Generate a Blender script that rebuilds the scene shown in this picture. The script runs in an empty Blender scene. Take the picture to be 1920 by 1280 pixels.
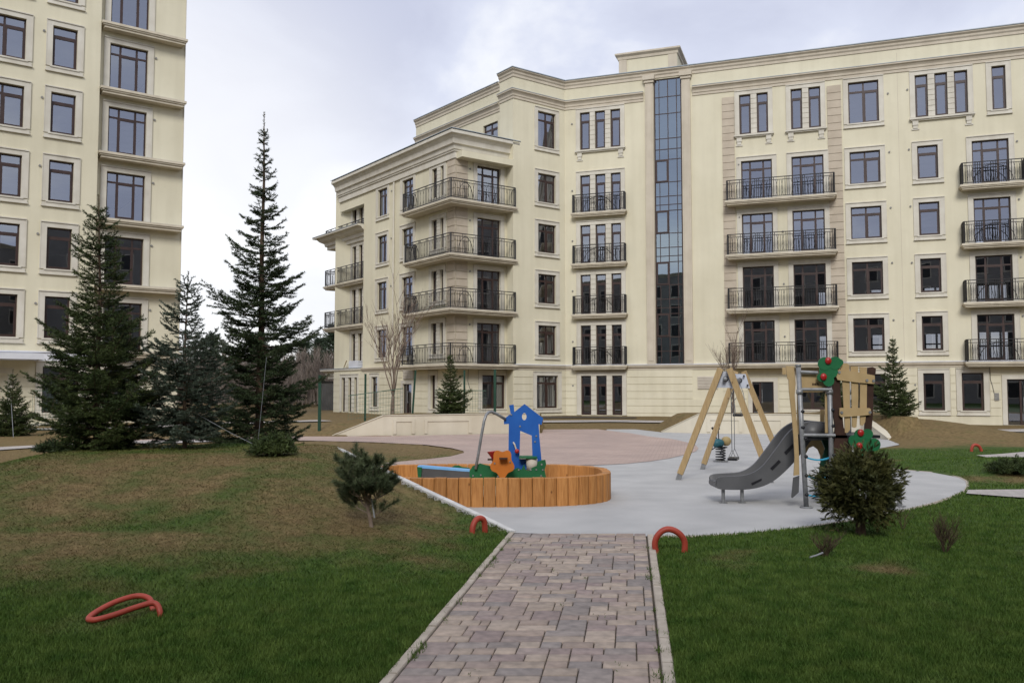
import bpy, bmesh, math, random
import numpy as np
from mathutils import Vector
random.seed(11); rng = np.random.default_rng(11)
SC = bpy.context.scene; COL = SC.collection
PI = math.pi
def rad(a): return math.radians(a)

# ------------------------------------------------------------------ materials
def newmat(name):
    m = bpy.data.materials.new(name); m.use_nodes = True
    nt = m.node_tree; b = nt.nodes['Principled BSDF']; b.inputs['Specular IOR Level'].default_value = .3
    return m, nt, b
def N(nt, t, **k):
    n = nt.nodes.new(t)
    for a, v in k.items():
        if a in n.inputs.keys() if hasattr(n.inputs, 'keys') else False: n.inputs[a].default_value = v
        else: setattr(n, a, v)
    return n
def mottled(name, c1, c2, scale=3., rough=.8, bump=0., bscale=60., spec=.3, metal=0., detail=5., stretch=None, island=0., lo=.35, hi=.65):
    m, nt, b = newmat(name)
    b.inputs['Specular IOR Level'].default_value = spec
    b.inputs['Roughness'].default_value = rough; b.inputs['Metallic'].default_value = metal
    tc = nt.nodes.new('ShaderNodeTexCoord'); src = tc.outputs['Object']
    if stretch:
        mp = nt.nodes.new('ShaderNodeMapping'); mp.inputs['Scale'].default_value = stretch
        nt.links.new(src, mp.inputs['Vector']); src = mp.outputs['Vector']
    no = nt.nodes.new('ShaderNodeTexNoise'); no.inputs['Scale'].default_value = scale; no.inputs['Detail'].default_value = detail
    nt.links.new(src, no.inputs['Vector'])
    cr = nt.nodes.new('ShaderNodeValToRGB')
    cr.color_ramp.elements[0].position = lo; cr.color_ramp.elements[0].color = (*c1, 1)
    cr.color_ramp.elements[1].position = hi; cr.color_ramp.elements[1].color = (*c2, 1)
    nt.links.new(no.outputs['Fac'], cr.inputs['Fac']); out = cr.outputs['Color']
    if island:
        ge = nt.nodes.new('ShaderNodeNewGeometry'); hs = nt.nodes.new('ShaderNodeHueSaturation')
        mr = nt.nodes.new('ShaderNodeMapRange'); mr.inputs['To Min'].default_value = 1 - island; mr.inputs['To Max'].default_value = 1 + island
        nt.links.new(ge.outputs['Random Per Island'], mr.inputs['Value'])
        nt.links.new(mr.outputs['Result'], hs.inputs['Value']); nt.links.new(out, hs.inputs['Color']); out = hs.outputs['Color']
    nt.links.new(out, b.inputs['Base Color'])
    if bump:
        n2 = nt.nodes.new('ShaderNodeTexNoise'); n2.inputs['Scale'].default_value = bscale; n2.inputs['Detail'].default_value = 4
        nt.links.new(tc.outputs['Object'], n2.inputs['Vector'])
        bp = nt.nodes.new('ShaderNodeBump'); bp.inputs['Strength'].default_value = bump; bp.inputs['Distance'].default_value = .02
        nt.links.new(n2.outputs['Fac'], bp.inputs['Height']); nt.links.new(bp.outputs['Normal'], b.inputs['Normal'])
    return m
M = {}
M['stucco'] = mottled('cream_stucco', (.655, .61, .46), (.715, .67, .515), .35, .9, .25, 25, detail=8)
M['rustic'] = mottled('cream_board', (.665, .62, .47), (.73, .685, .535), .6, .85, .15, 20, detail=8)
M['trim'] = mottled('pale_stone_trim', (.60, .565, .485), (.67, .64, .56), 1.5, .85, .1, 30)
M['cornice'] = mottled('beige_moulding', (.54, .48, .385), (.60, .54, .44), 1.2, .85, .1, 30)
M['quoin'] = mottled('tan_stone', (.45, .385, .30), (.53, .46, .365), 1.5, .85, .15, 30)
M['coping'] = mottled('grey_metal_coping', (.26, .30, .33), (.36, .41, .45), 2, .5, spec=.5)
M['slab'] = mottled('balcony_slab', (.58, .52, .41), (.66, .60, .48), 1.5, .85, .1, 30)
M['slabtop'] = mottled('balcony_screed', (.40, .40, .40), (.50, .49, .48), 2, .9)
M['frame'] = mottled('brown_frame', (.036, .0195, .016), (.052, .028, .023), 3, .45, spec=.45)
M['iron'] = mottled('black_iron', (.010, .010, .011), (.020, .019, .019), 4, .5, spec=.4)
M['dark'] = mottled('interior_dark', (.05, .048, .045), (.07, .066, .06), .5, .95)
M['curtain'] = mottled('grey_curtain', (.62, .60, .56), (.75, .73, .68), 2, .95)
M['roof'] = mottled('roof_felt', (.10, .10, .10), (.15, .15, .15), 1, .9)
M['white_metal'] = mottled('white_metal', (.62, .63, .67), (.70, .71, .75), 2, .45, spec=.45)
M['vent'] = mottled('vent_grey', (.20, .20, .19), (.28, .27, .25), 9, .7)
M['louvre'] = mottled('louvre', (.52, .47, .40), (.60, .55, .47), 2, .6)
M['wallplaster'] = mottled('retaining_plaster', (.56, .51, .40), (.66, .61, .50), .8, .9, .15, 25, detail=9, lo=.3, hi=.7)
M['kerb'] = mottled('pale_concrete_kerb', (.46, .455, .44), (.60, .59, .57), 6, .85, .2, 60)
M['kerb2'] = mottled('beige_concrete_kerb', (.34, .295, .24), (.45, .395, .325), 7, .9, .25, 60)
M['brown_back'] = mottled('brown_render', (.215, .20, .18), (.28, .26, .235), .5, .9)
M['red_tube'] = mottled('red_plastic_tube', (.29, .040, .022), (.39, .058, .034), 5, .5, .1, 90, spec=.4)
M['blue'] = mottled('blue_panel', (.008, .085, .36), (.012, .11, .42), 3, .45, spec=.4)
M['green'] = mottled('green_panel', (.006, .10, .035), (.010, .13, .045), 3, .5, spec=.4)
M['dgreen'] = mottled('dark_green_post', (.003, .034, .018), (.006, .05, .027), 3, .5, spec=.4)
M['orange'] = mottled('orange_panel', (.46, .135, .015), (.54, .165, .02), 3, .5, spec=.4)
M['red'] = mottled('red_plastic', (.30, .010, .010), (.36, .016, .014), 3, .35, spec=.5)
M['steel'] = mottled('galvanised_steel', (.19, .195, .20), (.28, .285, .29), 12, .45, metal=.35, spec=.5)
M['plate'] = mottled('swing_plate', (.45, .48, .55), (.52, .55, .62), 4, .5, spec=.4)
M['bolt'] = mottled('black_cap', (.012, .012, .015), (.02, .02, .024), 4, .4)
M['tan'] = mottled('tan_panel', (.385, .275, .135), (.44, .32, .165), 6, .6, spec=.3)
M['bark_panel'] = mottled('brown_panel', (.035, .016, .011), (.05, .024, .016), 6, .55)
M['slide'] = mottled('grey_slide', (.072, .073, .077), (.095, .096, .10), 3, .45, spec=.45)
M['lightblue'] = mottled('light_blue_panel', (.18, .42, .75), (.22, .47, .80), 3, .45)
M['rope'] = mottled('blue_rope', (.03, .28, .45), (.05, .36, .55), 40, .8)
M['cord'] = mottled('pale_cord', (.20, .21, .22), (.30, .31, .32), 20, .8)
M['teal'] = mottled('teal_plastic', (.025, .10, .125), (.035, .13, .155), 4, .45)
M['yellow'] = mottled('yellow_plastic', (.34, .25, .11), (.42, .32, .15), 4, .45)
M['sand'] = mottled('sand', (.40, .30, .18), (.52, .40, .26), 9, .95, .5, 60)
M['wire'] = mottled('green_wire', (.06, .11, .08), (.09, .15, .11), 4, .5)
M['bark'] = mottled('spruce_bark', (.055, .036, .024), (.11, .075, .05), 14, .95, .6, 40, stretch=(1, 1, .3))
M['twig'] = mottled('bare_twig', (.10, .072, .055), (.17, .125, .095), 8, .9)
M['birchy'] = mottled('young_bark', (.16, .12, .09), (.26, .20, .16), 8, .9)
M['needle'] = mottled('spruce_needles', (.026, .044, .012), (.066, .088, .026), 2.2, .62, island=.55, spec=.25)
M['bluen'] = mottled('blue_spruce_needles', (.044, .064, .044), (.098, .124, .090), 2.2, .6, island=.45, spec=.25)
M['darkn'] = mottled('fir_needles', (.020, .036, .014), (.050, .070, .028), 2.2, .62, island=.5, spec=.25)
M['pinen'] = mottled('pine_needles', (.048, .068, .032), (.105, .128, .062), 3, .6, island=.4, spec=.25)
M['thuja'] = mottled('thuja_scales', (.030, .037, .012), (.086, .084, .025), 4, .7, island=.5, spec=.2)
M['farpine'] = mottled('far_pine_needles', (.03, .05, .03), (.06, .085, .05), 1, .8, island=.4)
M['woods'] = mottled('bare_woodland', (.17, .14, .12), (.28, .235, .20), .3, .95, island=.4)
M['tuft'] = mottled('winter_stems', (.045, .028, .018), (.10, .07, .045), 6, .9, island=.4)

def streaks(m, amt=.10):
    # rain streaks and faint patches: real dirt with its own shape on the render
    nt = m.node_tree; b = nt.nodes['Principled BSDF']; src = b.inputs['Base Color'].links[0].from_socket; ge = nt.nodes.new('ShaderNodeNewGeometry'); out = src
    for sc, st, lo, hi, f in ((1.0, (2.6, 2.6, .16), .40, .68, amt), (.22, (1, 1, 1.3), .35, .7, amt * .8), (2.3, (1, 1, 1), .55, .75, amt * .5)):
        mp = nt.nodes.new('ShaderNodeMapping'); mp.inputs['Scale'].default_value = st; nt.links.new(ge.outputs['Position'], mp.inputs['Vector'])
        no = nt.nodes.new('ShaderNodeTexNoise'); no.inputs['Scale'].default_value = sc; no.inputs['Detail'].default_value = 7; nt.links.new(mp.outputs[0], no.inputs['Vector'])
        cr = nt.nodes.new('ShaderNodeValToRGB'); cr.color_ramp.elements[0].position = lo; cr.color_ramp.elements[0].color = (1, 1, 1, 1); cr.color_ramp.elements[1].position = hi; cr.color_ramp.elements[1].color = (1 - f, 1 - f * 1.05, 1 - f * 1.15, 1); nt.links.new(no.outputs['Fac'], cr.inputs['Fac'])
        mx = nt.nodes.new('ShaderNodeMix'); mx.data_type = 'RGBA'; mx.blend_type = 'MULTIPLY'; mx.inputs['Factor'].default_value = 1; nt.links.new(out, mx.inputs['A']); nt.links.new(cr.outputs[0], mx.inputs['B']); out = mx.outputs['Result']
    nt.links.new(out, b.inputs['Base Color'])
for k_, a_ in (('stucco', .055), ('rustic', .07), ('cornice', .08), ('trim', .08), ('slab', .12), ('wallplaster', .06)): streaks(M[k_], a_)
def wood_mat(name, c1, c2, horiz=False):
    m, nt, b = newmat(name); b.inputs['Roughness'].default_value = .6
    tc = nt.nodes.new('ShaderNodeTexCoord'); mp = nt.nodes.new('ShaderNodeMapping')
    mp.inputs['Scale'].default_value = (14, 14, 1.3)
    nt.links.new(tc.outputs['Object'], mp.inputs['Vector'])
    no = nt.nodes.new('ShaderNodeTexNoise'); no.inputs['Scale'].default_value = 3.2; no.inputs['Detail'].default_value = 8; no.inputs['Distortion'].default_value = .6
    nt.links.new(mp.outputs['Vector'], no.inputs['Vector'])
    cr = nt.nodes.new('ShaderNodeValToRGB')
    cr.color_ramp.elements[0].position = .3; cr.color_ramp.elements[0].color = (*c1, 1)
    cr.color_ramp.elements[1].position = .68; cr.color_ramp.elements[1].color = (*c2, 1)
    nt.links.new(no.outputs['Fac'], cr.inputs['Fac'])
    # small dark knots
    vo = nt.nodes.new('ShaderNodeTexVoronoi'); vo.inputs['Scale'].default_value = 1.0
    mp2 = nt.nodes.new('ShaderNodeMapping'); mp2.inputs['Scale'].default_value = (7, 7, 4.5)
    nt.links.new(tc.outputs['Object'], mp2.inputs['Vector']); nt.links.new(mp2.outputs['Vector'], vo.inputs['Vector'])
    k = nt.nodes.new('ShaderNodeValToRGB'); k.color_ramp.elements[0].position = .05; k.color_ramp.elements[0].color = (.25, .18, .12, 1)
    k.color_ramp.elements[1].position = .12; k.color_ramp.elements[1].color = (1, 1, 1, 1)
    nt.links.new(vo.outputs['Distance'], k.inputs['Fac'])
    mx = nt.nodes.new('ShaderNodeMix'); mx.data_type = 'RGBA'; mx.blend_type = 'MULTIPLY'; mx.inputs['Factor'].default_value = .8
    nt.links.new(cr.outputs['Color'], mx.inputs['A']); nt.links.new(k.outputs['Color'], mx.inputs['B'])
    ge = nt.nodes.new('ShaderNodeNewGeometry'); hs = nt.nodes.new('ShaderNodeHueSaturation')
    mr = nt.nodes.new('ShaderNodeMapRange'); mr.inputs['To Min'].default_value = .82; mr.inputs['To Max'].default_value = 1.14
    nt.links.new(ge.outputs['Random Per Island'], mr.inputs['Value']); nt.links.new(mr.outputs['Result'], hs.inputs['Value'])
    nt.links.new(mx.outputs['Result'], hs.inputs['Color']); nt.links.new(hs.outputs['Color'], b.inputs['Base Color'])
    bp = nt.nodes.new('ShaderNodeBump'); bp.inputs['Strength'].default_value = .3; bp.inputs['Distance'].default_value = .01
    nt.links.new(no.outputs['Fac'], bp.inputs['Height']); nt.links.new(bp.outputs['Normal'], b.inputs['Normal'])
    return m
M['palisade'] = wood_mat('oiled_pine', (.33, .135, .035), (.50, .235, .075))
M['beam'] = wood_mat('pale_larch', (.32, .218, .10), (.43, .31, .16))

def glass_mat(name, refl, tint, tr=.55):
    m = bpy.data.materials.new(name); m.use_nodes = True; nt = m.node_tree; nt.nodes.clear()
    o = nt.nodes.new('ShaderNodeOutputMaterial'); t = nt.nodes.new('ShaderNodeBsdfTransparent'); t.inputs['Color'].default_value = (tr, tr * 1.01, tr, 1)
    g = nt.nodes.new('ShaderNodeBsdfGlossy'); g.inputs['Roughness'].default_value = 0.0; g.inputs['Color'].default_value = (*tint, 1)
    tc = nt.nodes.new('ShaderNodeTexCoord'); no = nt.nodes.new('ShaderNodeTexNoise'); no.inputs['Scale'].default_value = 1.1; no.inputs['Detail'].default_value = 1
    bp = nt.nodes.new('ShaderNodeBump'); bp.inputs['Strength'].default_value = .04; bp.inputs['Distance'].default_value = .02
    nt.links.new(tc.outputs['Object'], no.inputs['Vector']); nt.links.new(no.outputs['Fac'], bp.inputs['Height']); nt.links.new(bp.outputs['Normal'], g.inputs['Normal'])
    lw = nt.nodes.new('ShaderNodeLayerWeight'); lw.inputs['Blend'].default_value = .25
    mr = nt.nodes.new('ShaderNodeMapRange'); mr.inputs['To Min'].default_value = refl; mr.inputs['To Max'].default_value = .95
    nt.links.new(lw.outputs['Fresnel'], mr.inputs['Value'])
    mx = nt.nodes.new('ShaderNodeMixShader'); nt.links.new(mr.outputs['Result'], mx.inputs['Fac'])
    nt.links.new(t.outputs[0], mx.inputs[1]); nt.links.new(g.outputs[0], mx.inputs[2]); nt.links.new(mx.outputs[0], o.inputs['Surface'])
    return m
M['glass'] = glass_mat('window_glass', .33, (.76, .81, .92), .5)
M['stairglass'] = glass_mat('stair_glass', .34, (.74, .88, 1.0), .4)

# ------------------------------------------------------------------ mesh builder
class MB:
    def __init__(s): s.v = []; s.f = []; s.m = []; s.sm = []; s.mi = 0; s.smooth = False
    def add(s, vs, fs):
        b = len(s.v); s.v.extend([tuple(v) for v in vs])
        for f in fs: s.f.append([b + i for i in f]); s.m.append(s.mi); s.sm.append(s.smooth)
    def quad(s, *p): s.add(p, [range(len(p))])
    def hexa(s, p): s.add(p, [(0, 3, 2, 1), (4, 5, 6, 7), (0, 1, 5, 4), (1, 2, 6, 5), (2, 3, 7, 6), (3, 0, 4, 7)])
    def box(s, x0, x1, y0, y1, z0, z1):
        s.hexa([(x0, y0, z0), (x1, y0, z0), (x1, y1, z0), (x0, y1, z0), (x0, y0, z1), (x1, y0, z1), (x1, y1, z1), (x0, y1, z1)])
    def bar(s, p, q, w, h=None, up=(0, 0, 1)):
        h = h or w; p = Vector(p); q = Vector(q); d = (q - p).normalized(); u = Vector(up)
        if abs(d.dot(u)) > .98: u = Vector((1, 0, 0))
        a = d.cross(u).normalized() * (w / 2); b = a.cross(d).normalized() * (h / 2)
        s.hexa([p - a - b, p + a - b, p + a + b, p - a + b, q - a - b, q + a - b, q + a + b, q - a + b])
    def tube(s, pts, r, n=6, cap=True):
        pts = [Vector(p) for p in pts]; k = len(pts); rs = r if isinstance(r, (list, tuple)) else [r] * k
        vs = []; prev = None
        for i, p in enumerate(pts):
            d = (pts[min(i + 1, k - 1)] - pts[max(i - 1, 0)])
            d = d.normalized() if d.length > 1e-9 else Vector((0, 0, 1))
            if prev is None:
                a = d.cross(Vector((0, 0, 1)) if abs(d.z) < .9 else Vector((1, 0, 0))).normalized()
            else:
                a = prev - d * prev.dot(d); a = a.normalized() if a.length > 1e-6 else d.orthogonal().normalized()
            prev = a; b = d.cross(a)
            for j in range(n):
                t = 2 * PI * j / n; vs.append(p + (a * math.cos(t) + b * math.sin(t)) * rs[i])
        fs = [(i * n + j, i * n + (j + 1) % n, (i + 1) * n + (j + 1) % n, (i + 1) * n + j) for i in range(k - 1) for j in range(n)]
        if cap: fs += [tuple(range(n - 1, -1, -1)), tuple((k - 1) * n + j for j in range(n))]
        s.add(vs, fs)
    def prism(s, pts, off):
        # pts: planar polygon (3D); off: extrusion vector
        n = len(pts); off = Vector(off); a = [Vector(p) for p in pts]; b = [p + off for p in a]
        s.add(a + b, [tuple(range(n - 1, -1, -1)), tuple(range(n, 2 * n))] + [(i, (i + 1) % n, n + (i + 1) % n, n + i) for i in range(n)])
    def ball(s, c, rx, ry=None, rz=None, nu=14, nv=9):
        ry = ry or rx; rz = rz or rx; c = Vector(c); vs = []
        for i in range(nv + 1):
            ph = PI * i / nv
            for j in range(nu):
                t = 2 * PI * j / nu; vs.append(c + Vector((rx * math.sin(ph) * math.cos(t), ry * math.sin(ph) * math.sin(t), rz * math.cos(ph))))
        s.add(vs, [(i * nu + j, (i + 1) * nu + j, (i + 1) * nu + (j + 1) % nu, i * nu + (j + 1) % nu) for i in range(nv) for j in range(nu)])
    def sweep(s, pts, prof, closed=False, cap=True):
        # plan polyline (outward = right-hand side), profile [(o, z)...] swept with mitred corners
        P = [Vector((p[0], p[1])) for p in pts]; n = len(P); k = len(prof); vs = []
        for i in range(n):
            def nr(a, b): d = (b - a).normalized(); return Vector((d.y, -d.x))
            if closed or 0 < i < n - 1:
                n1 = nr(P[i - 1], P[i]); n2 = nr(P[i], P[(i + 1) % n]); m = (n1 + n2); m = m / max(.25, m.length_squared) * 2
            else: m = nr(P[0], P[1]) if i == 0 else nr(P[-2], P[-1])
            for o, z in prof: vs.append((P[i].x + m.x * o, P[i].y + m.y * o, z))
        fs = []
        for i in range(n if closed else n - 1):
            i2 = (i + 1) % n
            for j in range(k - 1): fs.append((i * k + j, i2 * k + j, i2 * k + j + 1, i * k + j + 1))
        if cap and not closed: fs += [tuple(range(k)), tuple((n - 1) * k + j for j in range(k - 1, -1, -1))]
        s.add(vs, fs)
    def build(s, name, mat, parent=None, off=None):
        me = bpy.data.meshes.new(name)
        if off is None and parent is not None:
            r = parent
            while r.parent: r = r.parent
            off = r.location if r.get('worldspace') else (0, 0, 0)
        off = off or (0, 0, 0)
        vs = [(v[0] - off[0], v[1] - off[1], v[2] - off[2]) for v in s.v] if any(off) else s.v
        me.from_pydata(vs, [], s.f)
        for m in (mat if isinstance(mat, (list, tuple)) else [mat]): me.materials.append(M[m] if isinstance(m, str) else m)
        me.polygons.foreach_set('material_index', s.m); me.polygons.foreach_set('use_smooth', s.sm)
        me.update()
        o = bpy.data.objects.new(name, me); COL.objects.link(o)
        if parent is not None: o.parent = parent
        return o
def np_mesh(name, V, tri, mat, parent=None):
    me = bpy.data.meshes.new(name); nv = len(V); nt_ = len(tri)
    me.vertices.add(nv); me.vertices.foreach_set('co', np.ascontiguousarray(V, dtype=np.float32).ravel())
    me.loops.add(nt_ * 3); me.loops.foreach_set('vertex_index', np.ascontiguousarray(tri, dtype=np.int32).ravel())
    me.polygons.add(nt_); me.polygons.foreach_set('loop_start', np.arange(0, nt_ * 3, 3, dtype=np.int32))
    me.update(calc_edges=True); me.materials.append(M[mat] if isinstance(mat, str) else mat)
    o = bpy.data.objects.new(name, me); COL.objects.link(o)
    if parent is not None: o.parent = parent
    return o
def tag(o, label=None, cat=None, group=None, kind=None):
    if label: o['label'] = label
    if cat: o['category'] = cat
    if group: o['group'] = group
    if kind: o['kind'] = kind
    return o
def thing(name, loc, label, cat, group=None, rz=0., world=False):
    o = bpy.data.objects.new(name, None); COL.objects.link(o); o.empty_display_size = .2
    o.location = loc; o.rotation_euler = (0, 0, rz)
    if world: o['worldspace'] = True
    return tag(o, label, cat, group)
def sm(a, b, x):
    t = np.clip((x - a) / (b - a), 0, 1); return t * t * (3 - 2 * t)

# ------------------------------------------------------------------ terrain heights
def inpoly(X, Y, poly):
    r = np.zeros(np.shape(X), bool); n = len(poly)
    for i in range(n):
        x1, y1 = poly[i]; x2, y2 = poly[(i + 1) % n]
        if y1 == y2: continue
        c = ((y1 > Y) != (y2 > Y)) & (X < (x2 - x1) * (Y - y1) / (y2 - y1) + x1); r ^= c
    return r
PLAY = [(-.03, 9.9), (1.55, 9.66), (2.0, 9.66), (2.64, 9.83), (3.37, 10.21), (4.24, 10.84), (5.34, 11.81), (6.1, 12.55), (6.57, 13.09), (7.25, 13.95), (7.74, 14.78), (8.1, 15.5),
        (8.31, 16.14), (8.4, 16.75), (8.33, 17.2), (7.96, 17.78), (7.67, 18.4), (8.2, 20.5), (10.15, 24.17), (11.67, 26.1), (12.4, 28.6), (12.3, 30.5), (11.4, 31.6), (10.3, 32.2), (7.1, 33.0),
        (5.83, 33.87), (5.2, 36.5), (4.0, 36.5), (1.6, 20), (-2.2, 19.4), (-3.4, 18.4), (-3.3, 16.4), (-3.05, 15.), (-2.75, 13.9), (-2.45, 13.), (-1.71, 12.08), (-1.25, 11.5), (-.53, 10.6)]
PLAZA = [(-2.4, 18.75), (-1, 18.6), (.6, 18.6), (1.84, 18.8), (2.55, 19.2), (3.17, 19.85), (3.75, 20.7), (4.21, 21.6), (4.6, 22.4), (4.89, 23.1), (5.22, 24.3), (5.45, 25.8), (5.47, 27.3), (5.4, 28.4), (5.28, 29.3),
         (4.87, 30.5), (4.5, 33.), (3.6, 36.4), (1.3, 36.2), (1.15, 33.05), (-1.25, 32.15), (-4.04, 31.0), (-6.37, 30.66), (-8.2, 30.6), (-13.0, 28.2), (-13.4, 26.6),
         (-8, 28.1), (-6.55, 28.05), (-4.34, 27.18), (-2.54, 25.84), (-1.7, 24.4), (-1.3, 23.2), (-1.24, 22.5), (-1.5, 21.3), (-2.0, 20.41), (-2.85, 19.36)]
WALLL = [(-6.37, 30.7), (-4.6, 31.0), (-1.25, 32.2), (1.05, 33.05)]
WALLR = [(5.83, 33.87), (7.1, 33.0), (10.3, 32.2), (11.5, 31.55), (12.3, 30.6), (12.42, 28.67)]
def pathx(y): return -.03 - .138 * (9.94 - y)
def dist_poly(X, Y, pts):
    best = np.full(np.shape(X), 1e9)
    for (x1, y1), (x2, y2) in zip(pts[:-1], pts[1:]):
        dx, dy = x2 - x1, y2 - y1; t = np.clip(((X - x1) * dx + (Y - y1) * dy) / (dx * dx + dy * dy), 0, 1)
        best = np.minimum(best, np.hypot(X - x1 - t * dx, Y - y1 - t * dy))
    return best
def height(X, Y, mask=True):
    X = np.asarray(X, float); Y = np.asarray(Y, float)
    A = sm(5.9, 12.6, Y) * (1 - sm(13.9, 18.6, Y)); B = sm(-9.3, -6.3, X)
    s = np.where(Y < 9.94, pathx(Y) - X, -X); C = sm(-.1, 3.2, s)
    h = .73 * A * B * C
    xk = -(Y - 9.9) * 2.45 / 3.1                                    # the turf meets the kerb that climbs beside the sandbox
    h = np.where((Y > 9.9) & (Y < 13.2) & (X < xk + .05), np.maximum(h, .66 * (Y - 9.9) / 3.1 * np.exp(-((xk - X) / 1.1) ** 2)), h)
    # humps in the lawn beyond the playground and the earth banks behind the low walls
    h = h + .24 * np.exp(-((X - 10.2) / 2.3) ** 2 - ((Y - 17.6) / 1.5) ** 2) * sm(7.6, 9.6, X)
    bL = .70 * sm(.22, .5, dist_poly(X, Y, WALLL)) * inpoly(X, Y, WALLL + [(1.4, 39), (-6.2, 39)]) * (1 - sm(36, 39.5, Y)) * sm(-6.3, -4.5, X)
    bL = bL + .45 * np.exp(-((X + 6.6) / 1.3) ** 2 - ((Y - 33.4) / 2.0) ** 2) * (X < 1.3)
    bR = .70 * sm(.22, .5, dist_poly(X, Y, WALLR)) * inpoly(X, Y, WALLR + [(13.5, 28.6), (16, 39), (5.6, 39)]) * (1 - sm(36, 39.5, Y)) * sm(5.8, 7.1, X)
    bR = bR + .62 * np.exp(-((X - 14.3) / 2.9) ** 2 - ((Y - 31.0) / 3.6) ** 2) * sm(12.5, 13.0, X) * sm(24, 28, Y)
    h = h + np.maximum(bL, 0) * .98 + np.minimum(bR, .74)
    h = h + .06 * sm(34, 42, Y) - .29 * sm(14, 22, X) * sm(33, 42, Y)
    h = h + .012 * np.sin(X * 1.7 + .6 * Y) * np.sin(Y * 1.3 - .4 * X) * (Y > 4)
    if mask:
        h = np.where(inpoly(X, Y, PLAY) | inpoly(X, Y, PLAZA), -.03, h)
        inp = (X > pathx(Y) - .02) & (X < pathx(Y) + 1.66) & (Y < 9.9) & (Y > 1)
        h = np.where(inp, -.05, h)
    return h
def hz(x, y): return float(height(np.array([x]), np.array([y]), False)[0])
def dryness(X, Y):
    n = lambda a, b, c: np.sin(X * a + c) * np.sin(Y * b + 1.7 * c) + .5 * np.sin(X * a * 2.3 - Y * b * .9 + c)
    d = .74 * sm(7.4, 9.8, Y + .42 * np.clip(-X, 0, 6) - 2.1 * sm(3, 7, -X) + .35 * n(1.1, .9, .3)) * sm(.2, -1.3, X)
    d = np.maximum(d - .40 * sm(-.6, 1.0, n(.75, .95, 2.2)) * (Y > 8.5) * sm(-1.5, -4, X), 0)
    d = d * (1 - .42 * sm(-5.2, -7., X) * sm(8, 9.5, Y) * (1 - sm(14.2, 15.5, Y)))
    d = np.maximum(d, .97 * sm(15.2, 17., Y) * sm(-5.5, -7.5, X))
    d = np.maximum(d, np.where(X > 7, sm(23.2, 26.2, Y + .5 * np.sin(X * 1.3)), sm(19, 23, Y)) * .96)
    d = np.maximum(d, .8 * np.exp(-((X - 9.5) / 2.) ** 2 - ((Y - 15.6) / .7) ** 2))
    d = np.maximum(d, .35 * sm(.75, 1.35, n(1.9, 1.6, 4.1)))
    d = np.maximum(d, .7 * np.exp(-((X - 3.3) / .35) ** 2 - ((Y - 7.9) / .3) ** 2))
    d = np.maximum(d, .55 * np.exp(-((X + .75) / .5) ** 2 - ((Y - 8.1) / .5) ** 2))
    return np.clip(d, 0, 1)
# ------------------------------------------------------------------ camera, light, sky
cam = bpy.data.cameras.new('camera'); cam.sensor_width = 36; cam.lens = 1620 / 1920 * 36; cam.clip_end = 3000; cam.clip_start = .05
co = bpy.data.objects.new('camera', cam); COL.objects.link(co); co.location = (0, 0, 1.6); co.rotation_euler = (PI / 2 + math.atan(93 / 1620), 0, 0); SC.camera = co
SUN_EL, SUN_AZ = rad(36), rad(186)
sl = bpy.data.lights.new('sun', 'SUN'); sl.energy = 1.75; sl.angle = rad(20); sl.color = (1, .97, .92)
so = bpy.data.objects.new('sun', sl); COL.objects.link(so)
sd = Vector((math.sin(SUN_AZ) * math.cos(SUN_EL), math.cos(SUN_AZ) * math.cos(SUN_EL), math.sin(SUN_EL)))
so.rotation_euler = sd.to_track_quat('Z', 'Y').to_euler()
W = bpy.data.worlds.new('World'); SC.world = W; W.use_nodes = True; nt = W.node_tree; bg = nt.nodes['Background']
sky = nt.nodes.new('ShaderNodeTexSky'); sky.sky_type = 'NISHITA'; sky.sun_disc = False; sky.sun_elevation = SUN_EL; sky.sun_rotation = SUN_AZ
tc = nt.nodes.new('ShaderNodeTexCoord'); sep = nt.nodes.new('ShaderNodeSeparateXYZ'); nt.links.new(tc.outputs['Generated'], sep.inputs[0])
# overcast sheet: direction projected onto a flat layer high above
ad = nt.nodes.new('ShaderNodeMath'); ad.operation = 'ADD'; ad.inputs[1].default_value = .16
mxz = nt.nodes.new('ShaderNodeMath'); mxz.operation = 'MAXIMUM'; mxz.inputs[1].default_value = 0.
nt.links.new(sep.outputs['Z'], mxz.inputs[0]); nt.links.new(mxz.outputs[0], ad.inputs[0])
dv = nt.nodes.new('ShaderNodeVectorMath'); dv.operation = 'DIVIDE'
cmb = nt.nodes.new('ShaderNodeCombineXYZ')
for i in range(3): nt.links.new(ad.outputs[0], cmb.inputs[i])
nt.links.new(tc.outputs['Generated'], dv.inputs[0]); nt.links.new(cmb.outputs[0], dv.inputs[1])
mp = nt.nodes.new('ShaderNodeMapping'); mp.inputs['Scale'].default_value = (.9, .55, .3); mp.inputs['Location'].default_value = (3.1, 1.35, 0)
nt.links.new(dv.outputs[0], mp.inputs['Vector'])
no = nt.nodes.new('ShaderNodeTexNoise'); no.inputs['Scale'].default_value = 1.9; no.inputs['Detail'].default_value = 7; no.inputs['Roughness'].default_value = .52; no.inputs['Distortion'].default_value = .35
nt.links.new(mp.outputs[0], no.inputs['Vector'])
cr = nt.nodes.new('ShaderNodeValToRGB'); e = cr.color_ramp.elements
e[0].position = .36; e[0].color = (4.95, 5.2, 6.4, 1); e[1].position = .64; e[1].color = (8.4, 8.5, 8.7, 1)
x_ = cr.color_ramp.elements.new(.5); x_.color = (5.9, 6.2, 7.35, 1)
nt.links.new(no.outputs['Fac'], cr.inputs['Fac'])
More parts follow.
